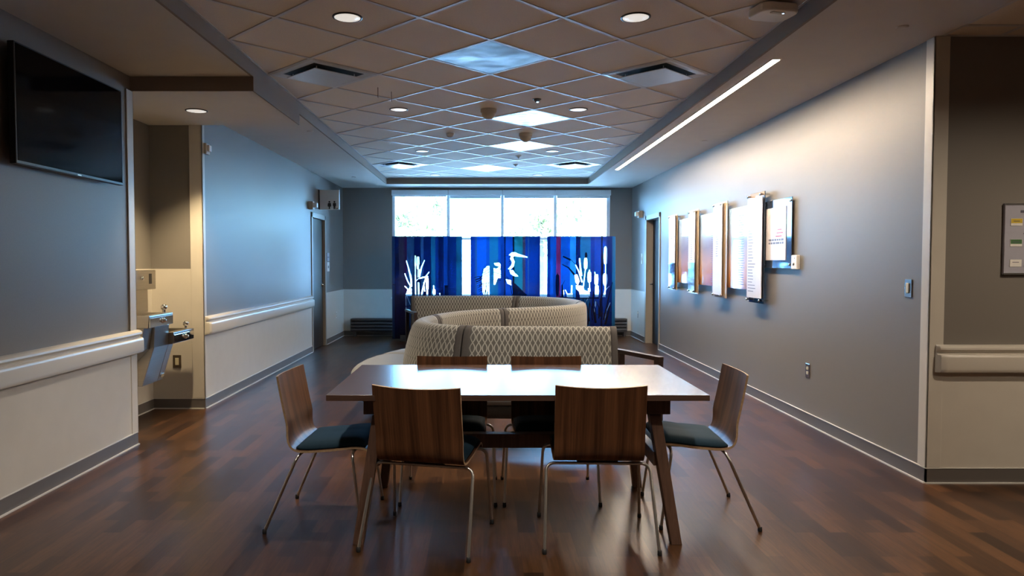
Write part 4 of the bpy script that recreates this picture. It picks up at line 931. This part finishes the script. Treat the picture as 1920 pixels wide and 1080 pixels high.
slab = ['straight patterned sofa section with its front facing the table, wooden arm at right', 'curved patterned sofa section bulging left, nearest curve behind the table', 'curved patterned sofa section whose back shows left of the middle joint',
        'curved patterned sofa section whose back shows right of the middle joint', 'curved patterned sofa section forming the far right bend before the screens', 'straight patterned sofa section farthest back, wooden arm at its left end']
sofas = []
for i in range(6):
    a, b_ = brk[i], brk[i+1]; p, d, nn = frame((a+b_)/2)
    t = thing('sofa_section', slab[i], 'sofa', (0, 0, 0), 0, 'sections of the serpentine sofa'); sofas.append(t)
    g_ = 0.004; bw = 0.05
    o = sweep(BACK, a+g_+bw-.003, b_-g_-bw+.003).build('backrest', M['lattice'], t); 
    for s0 in (a+g_, b_-g_-bw): sweep(BACK, s0, s0+bw, grow=0.004, step=0.015).build('end_band', M['band'], t)
    sweep(SEAT, a+g_, b_-g_, rnd=0.09).build('seat_cushion', M['seat'], t)
    sweep(BASE, a+0.03, b_-0.03).build('seat_base', M['band'], t)
    for s_ in (a+0.12, b_-0.12):
        p, d, nn = frame(s_)
        for of in (0.02, 0.50):
            q = p+nn*of; mb = MB().lathe([(0.018, 0), (0.026, 0.25)], (q.x, q.y, 0), 14); mb.build('leg', M['darkwood'], t)
    for o in t.children:
        pass
def arm(t, A, Bp, inner, z=0.65):
    A = Vector(A); Bp = Vector(Bp); d = (Bp-A).normalized(); n_ = Vector((-d.y, d.x)); w_ = 0.026
    def slab_(p, q, z0a, z0b, th, tpr=1):
        vs = []
        for pt, zz in ((p, z0a), (q, z0b)):
            for s_ in (-1, 1):
                for h in (0, -th): vs.append((pt.x+n_.x*w_*s_, pt.y+n_.y*w_*s_, zz+h))
        return MB().add(vs, [(0, 1, 3, 2), (4, 6, 7, 5), (0, 4, 5, 1), (2, 3, 7, 6), (0, 2, 6, 4), (1, 5, 7, 3)])
    slab_(A, Bp, z, z-0.005, 0.034).build('armrest', M['darkwood'], t, bevel=0.005)
    for pt, top in ((Bp-d*0.03, z-0.03), (A+d*0.07, z-0.03)):
        vs = [(pt.x+n_.x*w_*u+d.x*0.026*v, pt.y+n_.y*w_*u+d.y*0.026*v, zz) for zz in (0, top) for u, v in ((-1, -1), (1, -1), (1, 1), (-1, 1))]
        MB().add(vs, [(3, 2, 1, 0), (4, 5, 6, 7)]+[(i, (i+1) % 4, (i+1) % 4+4, i+4) for i in range(4)]).build('arm_post', M['darkwood'], t, bevel=0.003)
arm(sofas[0], (1.105, 5.98), (1.365, 5.47), None)
arm(sofas[5], (-1.19, 10.98), (-0.98, 10.30), None)

# ------------------------------------------------------------------ outside the window
o = B(-40, 40, 13.45, 70, -0.35, -0.15).build('paved_ground', M['pave']); o['kind'] = 'structure'; o.name = 'ground'
def tree(label, x, y, h, r, seed):
    rn = random.Random(seed); t = thing('garden_tree', label, 'tree', (x, y, -0.15), 0, 'trees outside the window')
    MB().tube([(0, 0, 0), (0.05, 0, h*.3), (0, 0.05, h*.6), (0.1, 0, h*.85)], 0.1, 8, rs=[0.16, 0.12, 0.08, 0.03]).build('trunk', M['bark'], t)
    mb = MB(); cl = [(rn.uniform(-r, r)*.8, rn.uniform(-r, r)*.8, h*(.35+.6*rn.random()), r*(.25+.3*rn.random())) for _ in range(22)]
    for _ in range(2000):
        c = rn.choice(cl); a, b_ = rn.uniform(0, 2*PI), math.acos(rn.uniform(-1, 1)); q = c[3]*rn.random()**.4
        p = Vector((c[0]+q*math.sin(b_)*math.cos(a), c[1]+q*math.sin(b_)*math.sin(a), c[2]+q*math.cos(b_)))
        u = Vector((rn.gauss(0, 1), rn.gauss(0, 1), rn.gauss(0, 1))).normalized(); v = u.cross(Vector((rn.gauss(0, 1), rn.gauss(0, 1), rn.gauss(0, 1)))).normalized(); s_ = 0.10+0.08*rn.random()
        mb.add([p-u*s_, p+v*s_*.5, p+u*s_, p-v*s_*.5], [(0, 1, 2, 3)])
    mb.build('foliage', M['leaf'], t)
tree('pale leafy tree outside, seen through the leftmost window pane', -2.6, 27, 4.4, 1.6, 1)
tree('pale leafy tree outside, seen through the third window pane', 2.2, 28, 4.4, 1.6, 2)
tree('pale leafy tree outside, seen through the rightmost window pane', 5.6, 24.5, 4.2, 1.5, 3)
